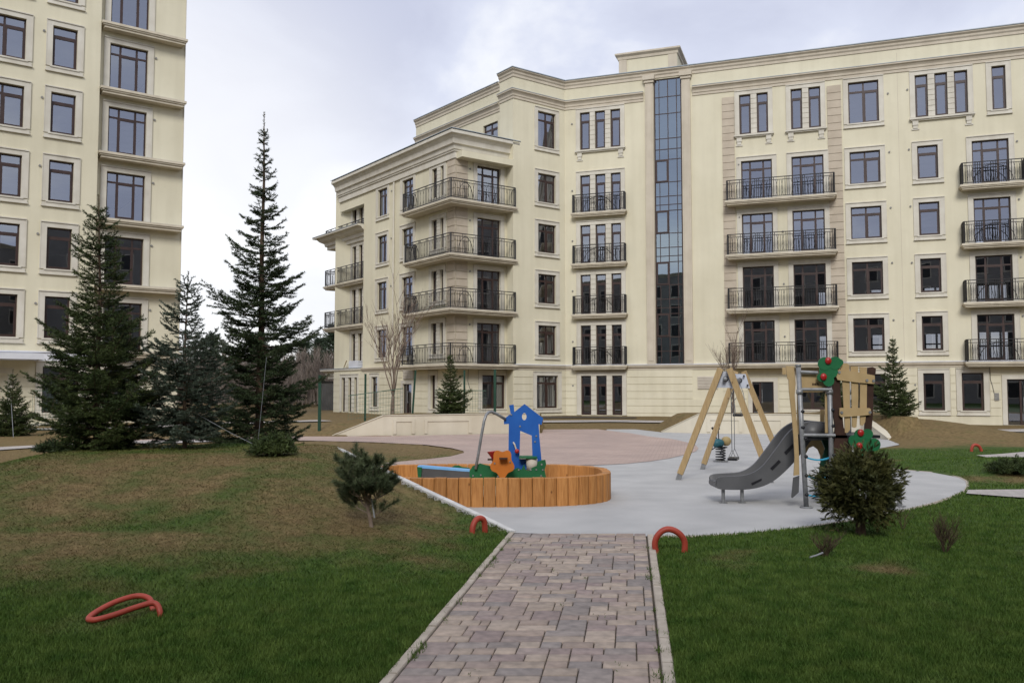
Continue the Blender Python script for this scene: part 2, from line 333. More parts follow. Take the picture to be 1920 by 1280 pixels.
# brighter veil low on the side the light breaks through
dot = nt.nodes.new('ShaderNodeVectorMath'); dot.operation = 'DOT_PRODUCT'; dot.inputs[1].default_value = Vector((-.42, .90, .10)).normalized()
nt.links.new(tc.outputs['Generated'], dot.inputs[0])
gl = nt.nodes.new('ShaderNodeMapRange'); gl.interpolation_type = 'SMOOTHSTEP'; gl.inputs['From Min'].default_value = .90; gl.inputs['From Max'].default_value = 1.0; gl.inputs['To Max'].default_value = .75
nt.links.new(dot.outputs['Value'], gl.inputs['Value'])
m1 = nt.nodes.new('ShaderNodeMix'); m1.data_type = 'RGBA'; m1.inputs['B'].default_value = (8.9, 8.85, 8.8, 1)
nt.links.new(gl.outputs['Result'], m1.inputs['Factor']); nt.links.new(cr.outputs['Color'], m1.inputs['A'])
m2 = nt.nodes.new('ShaderNodeMix'); m2.data_type = 'RGBA'; m2.inputs['Factor'].default_value = .93
nt.links.new(sky.outputs[0], m2.inputs['A']); nt.links.new(m1.outputs['Result'], m2.inputs['B'])
nt.links.new(m2.outputs['Result'], bg.inputs['Color']); bg.inputs['Strength'].default_value = .1
SC.view_settings.view_transform = 'Standard'; SC.view_settings.look = 'None'; SC.view_settings.gamma = 1; SC.view_settings.exposure = .36
SC.render.engine = 'CYCLES'; SC.cycles.use_denoising = True; SC.cycles.caustics_reflective = False; SC.cycles.caustics_refractive = False
SC.cycles.max_bounces = 8; SC.cycles.transparent_max_bounces = 12; SC.cycles.sample_clamp_indirect = 6

# ------------------------------------------------------------------ ground sheet
def axis(segs):
    out = []
    for a, b, s in segs: out += list(np.arange(a, b - 1e-6, s))
    return np.array(out + [segs[-1][1]])
gx = axis([(-700, -100, 100), (-100, -30, 10), (-30, -14, 1.), (-14, -9.6, .3), (-9.6, 6.2, .1), (6.2, 15, .25), (15, 30, .8), (30, 100, 10), (100, 700, 100)])
gy = axis([(-60, -4, 8), (-4, 3, 1.), (3, 15, .1), (15, 27, .28), (27, 38, .22), (38, 60, 1.2), (60, 200, 14), (200, 1000, 100)])
GX, GY = np.meshgrid(gx, gy); GZ = height(GX, GY)
V = np.stack([GX, GY, GZ], -1).reshape(-1, 3); nx = len(gx); ny = len(gy)
idx = (np.arange(ny - 1)[:, None] * nx + np.arange(nx - 1)[None]).ravel()
tri = np.concatenate([np.stack([idx, idx + 1, idx + nx + 1], -1), np.stack([idx, idx + nx + 1, idx + nx], -1)])
def lawn_mat(name, blades):
    m, nt, b = newmat(name); b.inputs['Roughness'].default_value = .85; b.inputs['Specular IOR Level'].default_value = .12
    at = nt.nodes.new('ShaderNodeAttribute'); at.attribute_name = 'dry'
    ge = nt.nodes.new('ShaderNodeNewGeometry')
    def ramp(src, c1, c2, a=.3, b_=.7):
        r = nt.nodes.new('ShaderNodeValToRGB'); r.color_ramp.elements[0].position = a; r.color_ramp.elements[0].color = (*c1, 1)
        r.color_ramp.elements[1].position = b_; r.color_ramp.elements[1].color = (*c2, 1); nt.links.new(src, r.inputs['Fac']); return r.outputs['Color']
    def noise(s, d=6, dist=0):
        n = nt.nodes.new('ShaderNodeTexNoise'); n.inputs['Scale'].default_value = s; n.inputs['Detail'].default_value = d; n.inputs['Distortion'].default_value = dist
        nt.links.new(ge.outputs['Position'], n.inputs['Vector']); return n.outputs['Fac']
    if blades:
        gr = ramp(noise(5, 9), (.040, .086, .013), (.102, .156, .032), .32, .7)
        dr = ramp(noise(8, 9, .4), (.105, .076, .032), (.165, .120, .054), .3, .7)
        def vary(c, a):
            hs = nt.nodes.new('ShaderNodeHueSaturation'); mr = nt.nodes.new('ShaderNodeMapRange'); mr.inputs['To Min'].default_value = 1 - a; mr.inputs['To Max'].default_value = 1 + a
            nt.links.new(ge.outputs['Random Per Island'], mr.inputs['Value']); nt.links.new(mr.outputs['Result'], hs.inputs['Value']); nt.links.new(c, hs.inputs['Color']); return hs.outputs['Color']
        gr, dr = vary(gr, .26), vary(dr, .13)
    else:
        gr = ramp(noise(7, 8), (.034, .066, .013), (.066, .100, .025))
        dr = ramp(noise(9, 9, .4), (.115, .080, .037), (.220, .158, .074))
    ad = nt.nodes.new('ShaderNodeMath'); ad.operation = 'ADD'
    mr = nt.nodes.new('ShaderNodeMapRange'); mr.inputs['To Min'].default_value = -.75; mr.inputs['To Max'].default_value = .75
    nt.links.new(noise(2.1, 9), mr.inputs['Value']); nt.links.new(at.outputs['Fac'], ad.inputs[0]); nt.links.new(mr.outputs['Result'], ad.inputs[1])
    rr = nt.nodes.new('ShaderNodeMapRange'); rr.interpolation_type = 'SMOOTHSTEP'; rr.inputs['From Min'].default_value = .08; rr.inputs['From Max'].default_value = 1.0
    nt.links.new(ad.outputs[0], rr.inputs['Value'])
    mx = nt.nodes.new('ShaderNodeMix'); mx.data_type = 'RGBA'; nt.links.new(rr.outputs['Result'], mx.inputs['Factor']); nt.links.new(gr, mx.inputs['A']); nt.links.new(dr, mx.inputs['B'])
    nt.links.new(mx.outputs['Result'], b.inputs['Base Color'])
    if not blades:
        bp = nt.nodes.new('ShaderNodeBump'); bp.inputs['Strength'].default_value = .5; bp.inputs['Distance'].default_value = .03
        nt.links.new(noise(26, 6), bp.inputs['Height']); nt.links.new(bp.outputs['Normal'], b.inputs['Normal'])
    else:
        b.inputs['Roughness'].default_value = .6
    return m
M['lawn'] = lawn_mat('lawn_soil', False); M['blade'] = lawn_mat('grass_blades', True)
def set_dry(o, d):
    a = o.data.attributes.new('dry', 'FLOAT', 'POINT'); a.data.foreach_set('value', np.ascontiguousarray(d, dtype=np.float32))
go = np_mesh('ground', V, tri, 'lawn'); set_dry(go, dryness(V[:, 0], V[:, 1])); tag(go, kind='structure')

# short grass, one triangle a blade
def grass(n, ylo, yhi):
    u = rng.random(n); y = 1 / (1 / ylo - u * (1 / ylo - 1 / yhi))      # density ~ 1/y^2 across a widening strip
    x = (rng.random(n) * 2 - 1) * (.62 * y + 2.0)
    ok = ~(inpoly(x, y, PLAY) | inpoly(x, y, PLAZA)) & ~((x > pathx(y) + .012 * np.sin(y * 9) + .01) & (x < pathx(y) + 1.635 + .012 * np.sin(y * 11)) & (y < 9.9)) & ~(inpoly(x, y, SIDE))
    x, y = x[ok], y[ok]; k = len(x); z = height(x, y, False)
    d = dryness(x, y); far = np.clip(y / 8, .8, 1.9)
    hgt = (.015 + .024 * rng.random(k)) * (1 - .68 * d) * np.where(rng.random(k) < .04, 1.7, 1); w = (.0032 + .0022 * rng.random(k)) * far * (1 - .45 * d)
    a = rng.random(k) * 2 * PI; la = rng.random(k) * 2 * PI; le = (.3 + 2.2 * d + .5 * rng.random(k)) * hgt
    b0 = np.stack([x - np.cos(a) * w, y - np.sin(a) * w, z - .004], -1); b1 = np.stack([x + np.cos(a) * w, y + np.sin(a) * w, z - .004], -1)
    tp = np.stack([x + np.cos(la) * le, y + np.sin(la) * le, z + hgt], -1)
    return np.stack([b0, b1, tp], 1).reshape(-1, 3), np.repeat(d, 3)
SIDE = [(6.96, 13.35), (7.5, 12.78), (13, 14.6), (13, 16.2), (8.14, 13.95), (7.3, 13.75)]
gv, gd = grass(1150000, 4.0, 24.)
# ragged weeds along the path kerbs and in a few joints
wv = []
for i in range(46):
    y = 4.4 + 5.3 * rng.random() ** 1.3; x = pathx(y) + (rng.choice([.0, .08, 1.56, 1.64]) if i < 38 else rng.uniform(.2, 1.4)) ; k = int(rng.integers(14, 46)) if i < 38 else 9; r_ = .012 + .03 * rng.random()
    bx = x + rng.normal(size=k) * r_ * .7; by = y + rng.normal(size=k) * r_ * 1.8; hh = (.012 + .03 * rng.random(k)) * (1 if i < 38 else .5); a = rng.random(k) * 2 * PI; z0 = .006
    b0 = np.stack([bx - .003 * np.cos(a), by - .003 * np.sin(a), np.full(k, z0)], -1); b1 = np.stack([bx + .003 * np.cos(a), by + .003 * np.sin(a), np.full(k, z0)], -1); tp = np.stack([bx + rng.normal(size=k) * .014, by + rng.normal(size=k) * .014, z0 + hh], -1)
    wv.append(np.stack([b0, b1, tp], 1).reshape(-1, 3))
wv = np.concatenate(wv); gv = np.concatenate([gv, wv]); gd = np.concatenate([gd, np.full(len(wv), .15)])
gr = np_mesh('grass', gv, np.arange(len(gv)).reshape(-1, 3), 'blade'); set_dry(gr, gd); tag(gr, 'short lawn grass, green by the path and dry brown on the mound', 'grass', kind='stuff')

# ------------------------------------------------------------------ paved surfaces
def sheet(name, poly, z, mat, thick=0.):
    bm = bmesh.new(); vs = [bm.verts.new((x, y, z)) for x, y in poly]; f = bm.faces.new(vs); bmesh.ops.triangulate(bm, faces=[f]); bmesh.ops.recalc_face_normals(bm, faces=bm.faces)
    if bm.faces and sum(f.normal.z for f in bm.faces) < 0: bmesh.ops.reverse_faces(bm, faces=bm.faces[:])
    me = bpy.data.meshes.new(name); bm.to_mesh(me); bm.free(); me.materials.append(M[mat])
    o = bpy.data.objects.new(name, me); COL.objects.link(o); return tag(o, kind='structure')
def rubber():
    m, nt, b = newmat('pale_grey_surfacing'); b.inputs['Roughness'].default_value = .9
    ge = nt.nodes.new('ShaderNodeNewGeometry')
    def noise(s, d, st=(1, 1, 1)):
        mp = nt.nodes.new('ShaderNodeMapping'); mp.inputs['Scale'].default_value = st; nt.links.new(ge.outputs['Position'], mp.inputs['Vector'])
        n = nt.nodes.new('ShaderNodeTexNoise'); n.inputs['Scale'].default_value = s; n.inputs['Detail'].default_value = d; nt.links.new(mp.outputs[0], n.inputs['Vector']); return n.outputs['Fac']
    r = nt.nodes.new('ShaderNodeValToRGB'); r.color_ramp.elements[0].position = .3; r.color_ramp.elements[0].color = (.40, .397, .39, 1); r.color_ramp.elements[1].position = .72; r.color_ramp.elements[1].color = (.50, .495, .482, 1)
    nt.links.new(noise(1.3, 9), r.inputs['Fac'])
    r2 = nt.nodes.new('ShaderNodeValToRGB'); r2.color_ramp.elements[0].position = .42; r2.color_ramp.elements[0].color = (.82, .82, .82, 1); r2.color_ramp.elements[1].position = .6; r2.color_ramp.elements[1].color = (1, 1, 1, 1)
    nt.links.new(noise(90, 2), r2.inputs['Fac'])
    mx = nt.nodes.new('ShaderNodeMix'); mx.data_type = 'RGBA'; mx.blend_type = 'MULTIPLY'; mx.inputs['Factor'].default_value = 1
    nt.links.new(r.outputs[0], mx.inputs['A']); nt.links.new(r2.outputs[0], mx.inputs['B']); nt.links.new(mx.outputs['Result'], b.inputs['Base Color'])
    bp = nt.nodes.new('ShaderNodeBump'); bp.inputs['Strength'].default_value = .25; bp.inputs['Distance'].default_value = .01; nt.links.new(noise(120, 2), bp.inputs['Height']); nt.links.new(bp.outputs[0], b.inputs['Normal'])
    return m
M['rubber'] = rubber()
def brickpave(name, c1, c2, mort, w, h, sq=1., rot=.2):
    m, nt, b = newmat(name); b.inputs['Roughness'].default_value = .9
    ge = nt.nodes.new('ShaderNodeNewGeometry'); mp = nt.nodes.new('ShaderNodeMapping'); mp.inputs['Rotation'].default_value = (0, 0, rot); nt.links.new(ge.outputs['Position'], mp.inputs['Vector'])
    br = nt.nodes.new('ShaderNodeTexBrick'); br.inputs['Color1'].default_value = (*c1, 1); br.inputs['Color2'].default_value = (*c2, 1); br.inputs['Mortar'].default_value = (*mort, 1)
    br.inputs['Scale'].default_value = 1; br.inputs['Brick Width'].default_value = w; br.inputs['Row Height'].default_value = h; br.inputs['Mortar Size'].default_value = .006
    nt.links.new(mp.outputs[0], br.inputs['Vector'])
    no = nt.nodes.new('ShaderNodeTexNoise'); no.inputs['Scale'].default_value = .5; no.inputs['Detail'].default_value = 6; nt.links.new(ge.outputs['Position'], no.inputs['Vector'])
    r = nt.nodes.new('ShaderNodeValToRGB'); r.color_ramp.elements[0].position = .3; r.color_ramp.elements[0].color = (.84, .84, .85, 1); r.color_ramp.elements[1].position = .7; r.color_ramp.elements[1].color = (1.08, 1.06, 1.04, 1)
    nt.links.new(no.outputs['Fac'], r.inputs['Fac'])
    mx = nt.nodes.new('ShaderNodeMix'); mx.data_type = 'RGBA'; mx.blend_type = 'MULTIPLY'; mx.inputs['Factor'].default_value = 1
    nt.links.new(br.outputs['Color'], mx.inputs['A']); nt.links.new(r.outputs[0], mx.inputs['B']); nt.links.new(mx.outputs['Result'], b.inputs['Base Color'])
    return m
M['plaza'] = brickpave('pink_pavers', (.40, .305, .265), (.46, .36, .31), (.28, .22, .2), .2, .1)
M['walk'] = brickpave('grey_pavers', (.40, .37, .35), (.47, .44, .41), (.24, .22, .2), .2, .1, rot=-.4)
M['asphalt'] = mottled('dark_soil', (.06, .05, .04), (.11, .09, .065), 3, .95, .4, 20)
sheet('playground_surface', PLAY, 0.0, 'rubber')
sheet('plaza_pavement', PLAZA, .008, 'plaza')
def strip(name, poly, mat, dz=.02):
    # thin sheet laid over the terrain, cut into short pieces along its two edges
    n = len(poly) // 2; A = poly[:n]; B = poly[n:][::-1]; mb = MB(); k = 24
    def res(P):
        P = [np.array(p, float) for p in P]; L = [0]
        for a, b in zip(P[:-1], P[1:]): L.append(L[-1] + np.linalg.norm(b - a))
        return [np.array([np.interp(t * L[-1], L, [p[i] for p in P]) for i in (0, 1)]) for t in np.linspace(0, 1, k)]
    a, b = res(A), res(B); q = 4
    for i in range(k - 1):
        for j in range(q):
            c = [a[i] + (b[i] - a[i]) * j / q, a[i + 1] + (b[i + 1] - a[i + 1]) * j / q, a[i + 1] + (b[i + 1] - a[i + 1]) * (j + 1) / q, a[i] + (b[i] - a[i]) * (j + 1) / q]
            mb.quad(*[(p[0], p[1], hz(p[0], p[1]) + dz) for p in c])
    return tag(mb.build(name, mat), kind='structure')
strip('side_path', [(6.96, 13.35), (7.5, 12.78), (13, 14.6), (13, 16.1), (8.14, 13.95), (7.3, 13.75)][:3] + [(13, 16.1), (8.14, 13.98), (7.25, 13.85)], 'walk', .03)
strip('lawn_path', [(11.14, 20.41), (12.02, 20.41), (16, 20.6), (17, 23.4), (13.04, 22.13), (11.34, 21.23)], 'walk', .05)
strip('garden_path', [(-30, 19.6), (-13.9, 23.0), (-12.4, 25.6), (-7.2, 28.1), (-7.8, 29.3), (-13.2, 26.9), (-14.6, 24.2), (-30, 20.8)], 'walk', .03)
strip('lower_path', [(-10.2, 17.2), (-11.5, 17.0), (-22, 14.5), (-22, 15.9), (-11.6, 18.3), (-10.6, 18.4)], 'walk', .03)
strip('entrance_pavement', [(17.6, 35.4), (19.2, 33.0), (24, 31.5), (44, 27.5), (44, 30), (25, 41.5), (23, 40.6), (18.4, 36.2)], 'walk', .04)
strip('forecourt_pavement', [(-22, 33.5), (-16, 36.2), (-9, 43.5), (-10.2, 45.2), (-17.2, 37.9), (-22, 35.0)], 'walk', .05)
strip('service_path', [(-3.5, 40.6), (4.5, 42.2), (11, 40.6), (11, 43.2), (5, 45), (-3.5, 43.2)], 'walk', .05)
strip('wet_soil_bed', [(-2.5, 45.8), (2.5, 48.8), (7, 48.6), (7.3, 51.0), (3.2, 52.4), (-2.4, 49.4)], 'asphalt', .03)
strip('bare_soil_bed', [(17.2, 37.6), (20, 36.6), (24, 36.2), (25, 39.5), (21, 41.5), (17.6, 42)], 'asphalt', .02)

# path of mixed blocks: a random packing of 1x1, 2x1, 2x2 and 3x2 stones, every stone a raised bevelled top
def block_path():
    rows, cols, U, UR = 77, 22, .0673, .1315; occ = np.zeros((rows, cols), bool); V = []; T = []; C = []
    fx, fy = .137, .9906                                            # along the path
    pal = [(.335, .265, .22), (.38, .31, .25), (.42, .345, .28), (.275, .215, .205), (.245, .222, .213), (.345, .275, .24), (.295, .24, .222), (.40, .33, .27), (.262, .232, .218)]
    rr = random.Random(4)
    for r in range(rows):
        for c in range(cols):
            if occ[r, c]: continue
            opts = [(1, 3), (1, 3), (1, 2), (1, 2), (1, 3), (2, 3), (1, 4), (1, 3)]
            rr.shuffle(opts)
            for hgt, wid in opts + [(1, 1)]:
                if r + hgt <= rows and c + wid <= cols and not occ[r:r + hgt, c:c + wid].any(): break
            occ[r:r + hgt, c:c + wid] = True
            g = .004; x0, x1 = c * U + g, (c + wid) * U - g; y0, y1 = r * UR + g, (r + hgt) * UR - g; bv = .006
            col = (np.array(pal[rr.randrange(len(pal))]) * .74 + np.array([.318, .262, .226]) * .26) * rr.uniform(.9, 1.1); z = .006 + rr.uniform(-.0015, .0015)
            P = [(x0, y0, z - .02), (x1, y0, z - .02), (x1, y1, z - .02), (x0, y1, z - .02), (x0, y0, z - .005), (x1, y0, z - .005), (x1, y1, z - .005), (x0, y1, z - .005),
                 (x0 + bv, y0 + bv, z), (x1 - bv, y0 + bv, z), (x1 - bv, y1 - bv, z), (x0 + bv, y1 - bv, z)]
            b = len(V)
            for x, y, zz in P:
                yy = -.3 + y; V.append((-.735 - .0 + x + fx * (yy + 0) - .645, yy + 0., zz)); C.append((*col, 1))
            for q in [(8, 9, 10, 11), (4, 5, 9, 8), (5, 6, 10, 9), (6, 7, 11, 10), (7, 4, 8, 11), (0, 1, 5, 4), (1, 2, 6, 5), (2, 3, 7, 6), (3, 0, 4, 7)]:
                T.append((b + q[0], b + q[1], b + q[2])); T.append((b + q[0], b + q[2], b + q[3]))
    return np.array(V), np.array(T), np.array(C)
pv, pt_, pc = block_path()
# path frame: left edge passes (-.03, 9.83) and (-.76, 4.85); shear keeps courses square to the view of the path
m, nt, b = newmat('mixed_paving_blocks'); b.inputs['Roughness'].default_value = .85
at_ = nt.nodes.new('ShaderNodeAttribute'); at_.attribute_name = 'tone'; ge = nt.nodes.new('ShaderNodeNewGeometry')
no = nt.nodes.new('ShaderNodeTexNoise'); no.inputs['Scale'].default_value = 14; no.inputs['Detail'].default_value = 8; nt.links.new(ge.outputs['Position'], no.inputs['Vector'])
r = nt.nodes.new('ShaderNodeValToRGB'); r.color_ramp.elements[0].position = .3; r.color_ramp.elements[0].color = (.72, .72, .72, 1); r.color_ramp.elements[1].position = .72; r.color_ramp.elements[1].color = (1.12, 1.1, 1.08, 1); nt.links.new(no.outputs['Fac'], r.inputs['Fac'])
mx = nt.nodes.new('ShaderNodeMix'); mx.data_type = 'RGBA'; mx.blend_type = 'MULTIPLY'; mx.inputs['Factor'].default_value = 1
nt.links.new(at_.outputs['Color'], mx.inputs['A']); nt.links.new(r.outputs[0], mx.inputs['B']); nt.links.new(mx.outputs['Result'], b.inputs['Base Color'])
bp = nt.nodes.new('ShaderNodeBump'); bp.inputs['Strength'].default_value = .25; bp.inputs['Distance'].default_value = .005
n2 = nt.nodes.new('ShaderNodeTexNoise'); n2.inputs['Scale'].default_value = 150; nt.links.new(ge.outputs['Position'], n2.inputs['Vector']); nt.links.new(n2.outputs['Fac'], bp.inputs['Height']); nt.links.new(bp.outputs[0], b.inputs['Normal'])
M['blocks'] = m
pv[:, 0] = pv[:, 0] + .735 + .645 + pathx(0) + .08
po = np_mesh('block_path', pv, pt_, 'blocks'); a = po.data.attributes.new('tone', 'FLOAT_COLOR', 'POINT'); a.data.foreach_set('color', pc.astype(np.float32).ravel()); tag(po, kind='structure')
mb = MB(); mb.add([(pathx(-.4), -.4, -.012), (pathx(-.4) + 1.66, -.4, -.012), (pathx(9.86) + 1.62, 9.72, -.012), (pathx(9.9), 9.9, -.012)], [(0, 1, 2, 3)])
tag(mb.build('path_bedding', 'asphalt'), kind='structure')
def kerb_run(name, pts, w, top, mat, seg=.5, gap=.006):
    # kerb stones end to end along a polyline of (x, y, z)
    mb = MB(); P = [Vector(p) for p in pts]
    for a, b_ in zip(P[:-1], P[1:]):
        n = max(1, round((b_ - a).length / seg))
        for i in range(n):
            p = a.lerp(b_, i / n); q = a.lerp(b_, (i + 1) / n); d = (q - p).normalized(); p = p + d * gap; q = q - d * gap
            s = Vector((d.y, -d.x, 0)).normalized() * w / 2; j = random.uniform(-.003, .003); Z = Vector((0, 0, top + j)); B = Vector((0, 0, -.75 if mat == 'kerb' else -.12)); c = Vector((0, 0, .008))
            mb.hexa([p - s + B, p + s + B, q + s + B, q - s + B, p - s + Z - c, p + s + Z - c, q + s + Z - c, q - s + Z - c])
            s2 = s * .84; mb.add([p - s + Z - c, p + s + Z - c, q + s + Z - c, q - s + Z - c, p - s2 + Z, p + s2 + Z, q + s2 + Z, q - s2 + Z], [(4, 5, 6, 7), (0, 1, 5, 4), (1, 2, 6, 5), (2, 3, 7, 6), (3, 0, 4, 7)])
    return tag(mb.build(name, mat), kind='structure')
kerb_run('path_kerb', [(pathx(-.4) + .04, -.4, 0), (pathx(9.85) + .04, 9.85, 0)], .06, .018, 'kerb2', .5)
kerb_run('path_kerb', [(pathx(-.4) + 1.6, -.4, 0), (pathx(9.7) + 1.6, 9.7, 0)], .068, .018, 'kerb2', .5)
kp = [(.02, 9.9), (-.4, 10.44), (-.85, 11.0), (-1.25, 11.5), (-1.71, 12.08), (-2.45, 13.0), (-2.75, 13.9), (-3.05, 15.0), (-3.3, 16.4), (-3.4, 18.4)]
kerb_run('mound_kerb', [(x, y, .66 * (y - 9.9) / 3.1 if y < 13.1 else min(.66, hz(x - .1, y))) for x, y in kp], .075, .022, 'kerb', .5)
edge = PLAY[1:17]
kerb_run('playground_edging', [(x, y, 0) for x, y in edge], .05, .008, 'kerb2', .6)
# ------------------------------------------------------------------ facade helpers
class Fac:
    def __init__(s, o, d): s.o = Vector((o[0], o[1])); s.d = Vector(d).normalized(); s.n = Vector((s.d.y, -s.d.x))
    def pt(s, u, o, z): return (s.o.x + s.d.x * u + s.n.x * o, s.o.y + s.d.y * u + s.n.y * o, z)
    def xy(s, u, o=0): p = s.pt(u, o, 0); return (p[0], p[1])
    def box(s, mb, u0, u1, o0, o1, z0, z1):
        mb.hexa([s.pt(u0, o1, z0), s.pt(u1, o1, z0), s.pt(u1, o0, z0), s.pt(u0, o0, z0), s.pt(u0, o1, z1), s.pt(u1, o1, z1), s.pt(u1, o0, z1), s.pt(u0, o0, z1)])
REV = .20
def wall(mb, F, u0, u1, z0, z1, holes, rev=REV, o=0.):
    hs = [h for h in holes if h[0] < u1 and h[1] > u0 and h[2] < z1 and h[3] > z0]
    us = sorted({u0, u1, *[h[0] for h in hs], *[h[1] for h in hs]}); zs = sorted({z0, z1, *[h[2] for h in hs], *[h[3] for h in hs]})
    us = [u for u in us if u0 <= u <= u1]; zs = [z for z in zs if z0 <= z <= z1]
    for a, b in zip(us[:-1], us[1:]):
        for c, d in zip(zs[:-1], zs[1:]):
            if b - a < 1e-5 or d - c < 1e-5: continue
            m, n = (a + b) / 2, (c + d) / 2
            if any(h[0] < m < h[1] and h[2] < n < h[3] for h in hs): continue
            mb.quad(F.pt(a, o, c), F.pt(b, o, c), F.pt(b, o, d), F.pt(a, o, d))
    for a, b, c, d in hs:
        mb.quad(F.pt(a, o, c), F.pt(a, o, d), F.pt(a, o - rev, d), F.pt(a, o - rev, c)); mb.quad(F.pt(b, o, d), F.pt(b, o, c), F.pt(b, o - rev, c), F.pt(b, o - rev, d))
        mb.quad(F.pt(a, o, d), F.pt(b, o, d), F.pt(b, o - rev, d), F.pt(a, o - rev, d)); mb.quad(F.pt(b, o, c), F.pt(a, o, c), F.pt(a, o - rev, c), F.pt(b, o - rev, c))
def boards(mb, F, u0, u1, zs, holes, pad=.27, o=.03, gap=.016, o0=0.):
    # rusticated courses between the grooves, broken by the openings and their surrounds
    for z0, z1 in zip(zs[:-1], zs[1:]):
        cut = sorted([(max(u0, h[0] - pad), min(u1, h[1] + pad)) for h in holes if h[2] - .25 < z1 and h[3] + .25 > z0 and h[0] - pad < u1 and h[1] + pad > u0])
        a = u0
        for c0, c1 in cut + [(u1, u1)]:
            if c0 - a > .06: F.box(mb, a, c0, o0 + .001, o0 + o, z0 + gap, z1 - gap)
            a = max(a, c1)
def frame_mesh(mb, pm, F, u0, u1, z0, z1, kind, o, t=.07, lite=None):
    # brown casement: outer frame, transom and mullions butted end to end; panes go to pm
    d0, d1 = o, o + .06; f = t
    F.box(mb, u0, u1, d0, d1, z0, z0 + f); F.box(mb, u0, u1, d0, d1, z1 - f, z1); F.box(mb, u0, u0 + f, d0, d1, z0 + f, z1 - f); F.box(mb, u1 - f, u1, d0, d1, z0 + f, z1 - f)
    W_, H_ = u1 - u0, z1 - z0
    zt = z0 + H_ * (.765 if kind != 'D3' else .79)
    if kind in ('W1', 'N', 'W2', 'D3'):
        th = .11 if kind != 'D3' else .085
        F.box(mb, u0 + f, u1 - f, d0, d1, zt - th / 2, zt + th / 2)
        ms = {'W1': [], 'N': [], 'W2': [.5], 'D3': [.285, .715]}[kind]
        for q in ms:
            x = u0 + W_ * q
            F.box(mb, x - .045, x + .045, d0, d1, zt + th / 2, z1 - f); F.box(mb, x - .06, x + .06, d0, d1, z0 + f, zt - th / 2)
        if kind == 'D3':
            x0, x1 = u0 + W_ * .285 + .06, u0 + W_ * .715 - .06; e = .055
            F.box(mb, x0, x1, d0, d1 + .012, zt - th / 2 - e, zt - th / 2); F.box(mb, x0, x1, d0, d1 + .012, z0 + f, z0 + f + .12)
        if kind in ('W1', 'N', 'W2'):
            xs = [u0 + f] + [u0 + W_ * q for q in ms] + [u1 - f]; x0, x1 = xs[-2] + (.06 if ms else 0), xs[-1]; e = .045
            F.box(mb, x0, x0 + e, d0, d1 + .014, z0 + f, zt - th / 2); F.box(mb, x1 - e, x1, d0, d1 + .014, z0 + f, zt - th / 2); F.box(mb, x0 + e, x1 - e, d0, d1 + .014, z0 + f, z0 + f + e); F.box(mb, x0 + e, x1 - e, d0, d1 + .014, zt - th / 2 - e, zt - th / 2)
    pm.quad(F.pt(u0 + f * .5, o + .03, z0 + f * .5), F.pt(u1 - f * .5, o + .03, z0 + f * .5), F.pt(u1 - f * .5, o + .03, z1 - f * .5), F.pt(u0 + f * .5, o + .03, z1 - f * .5))
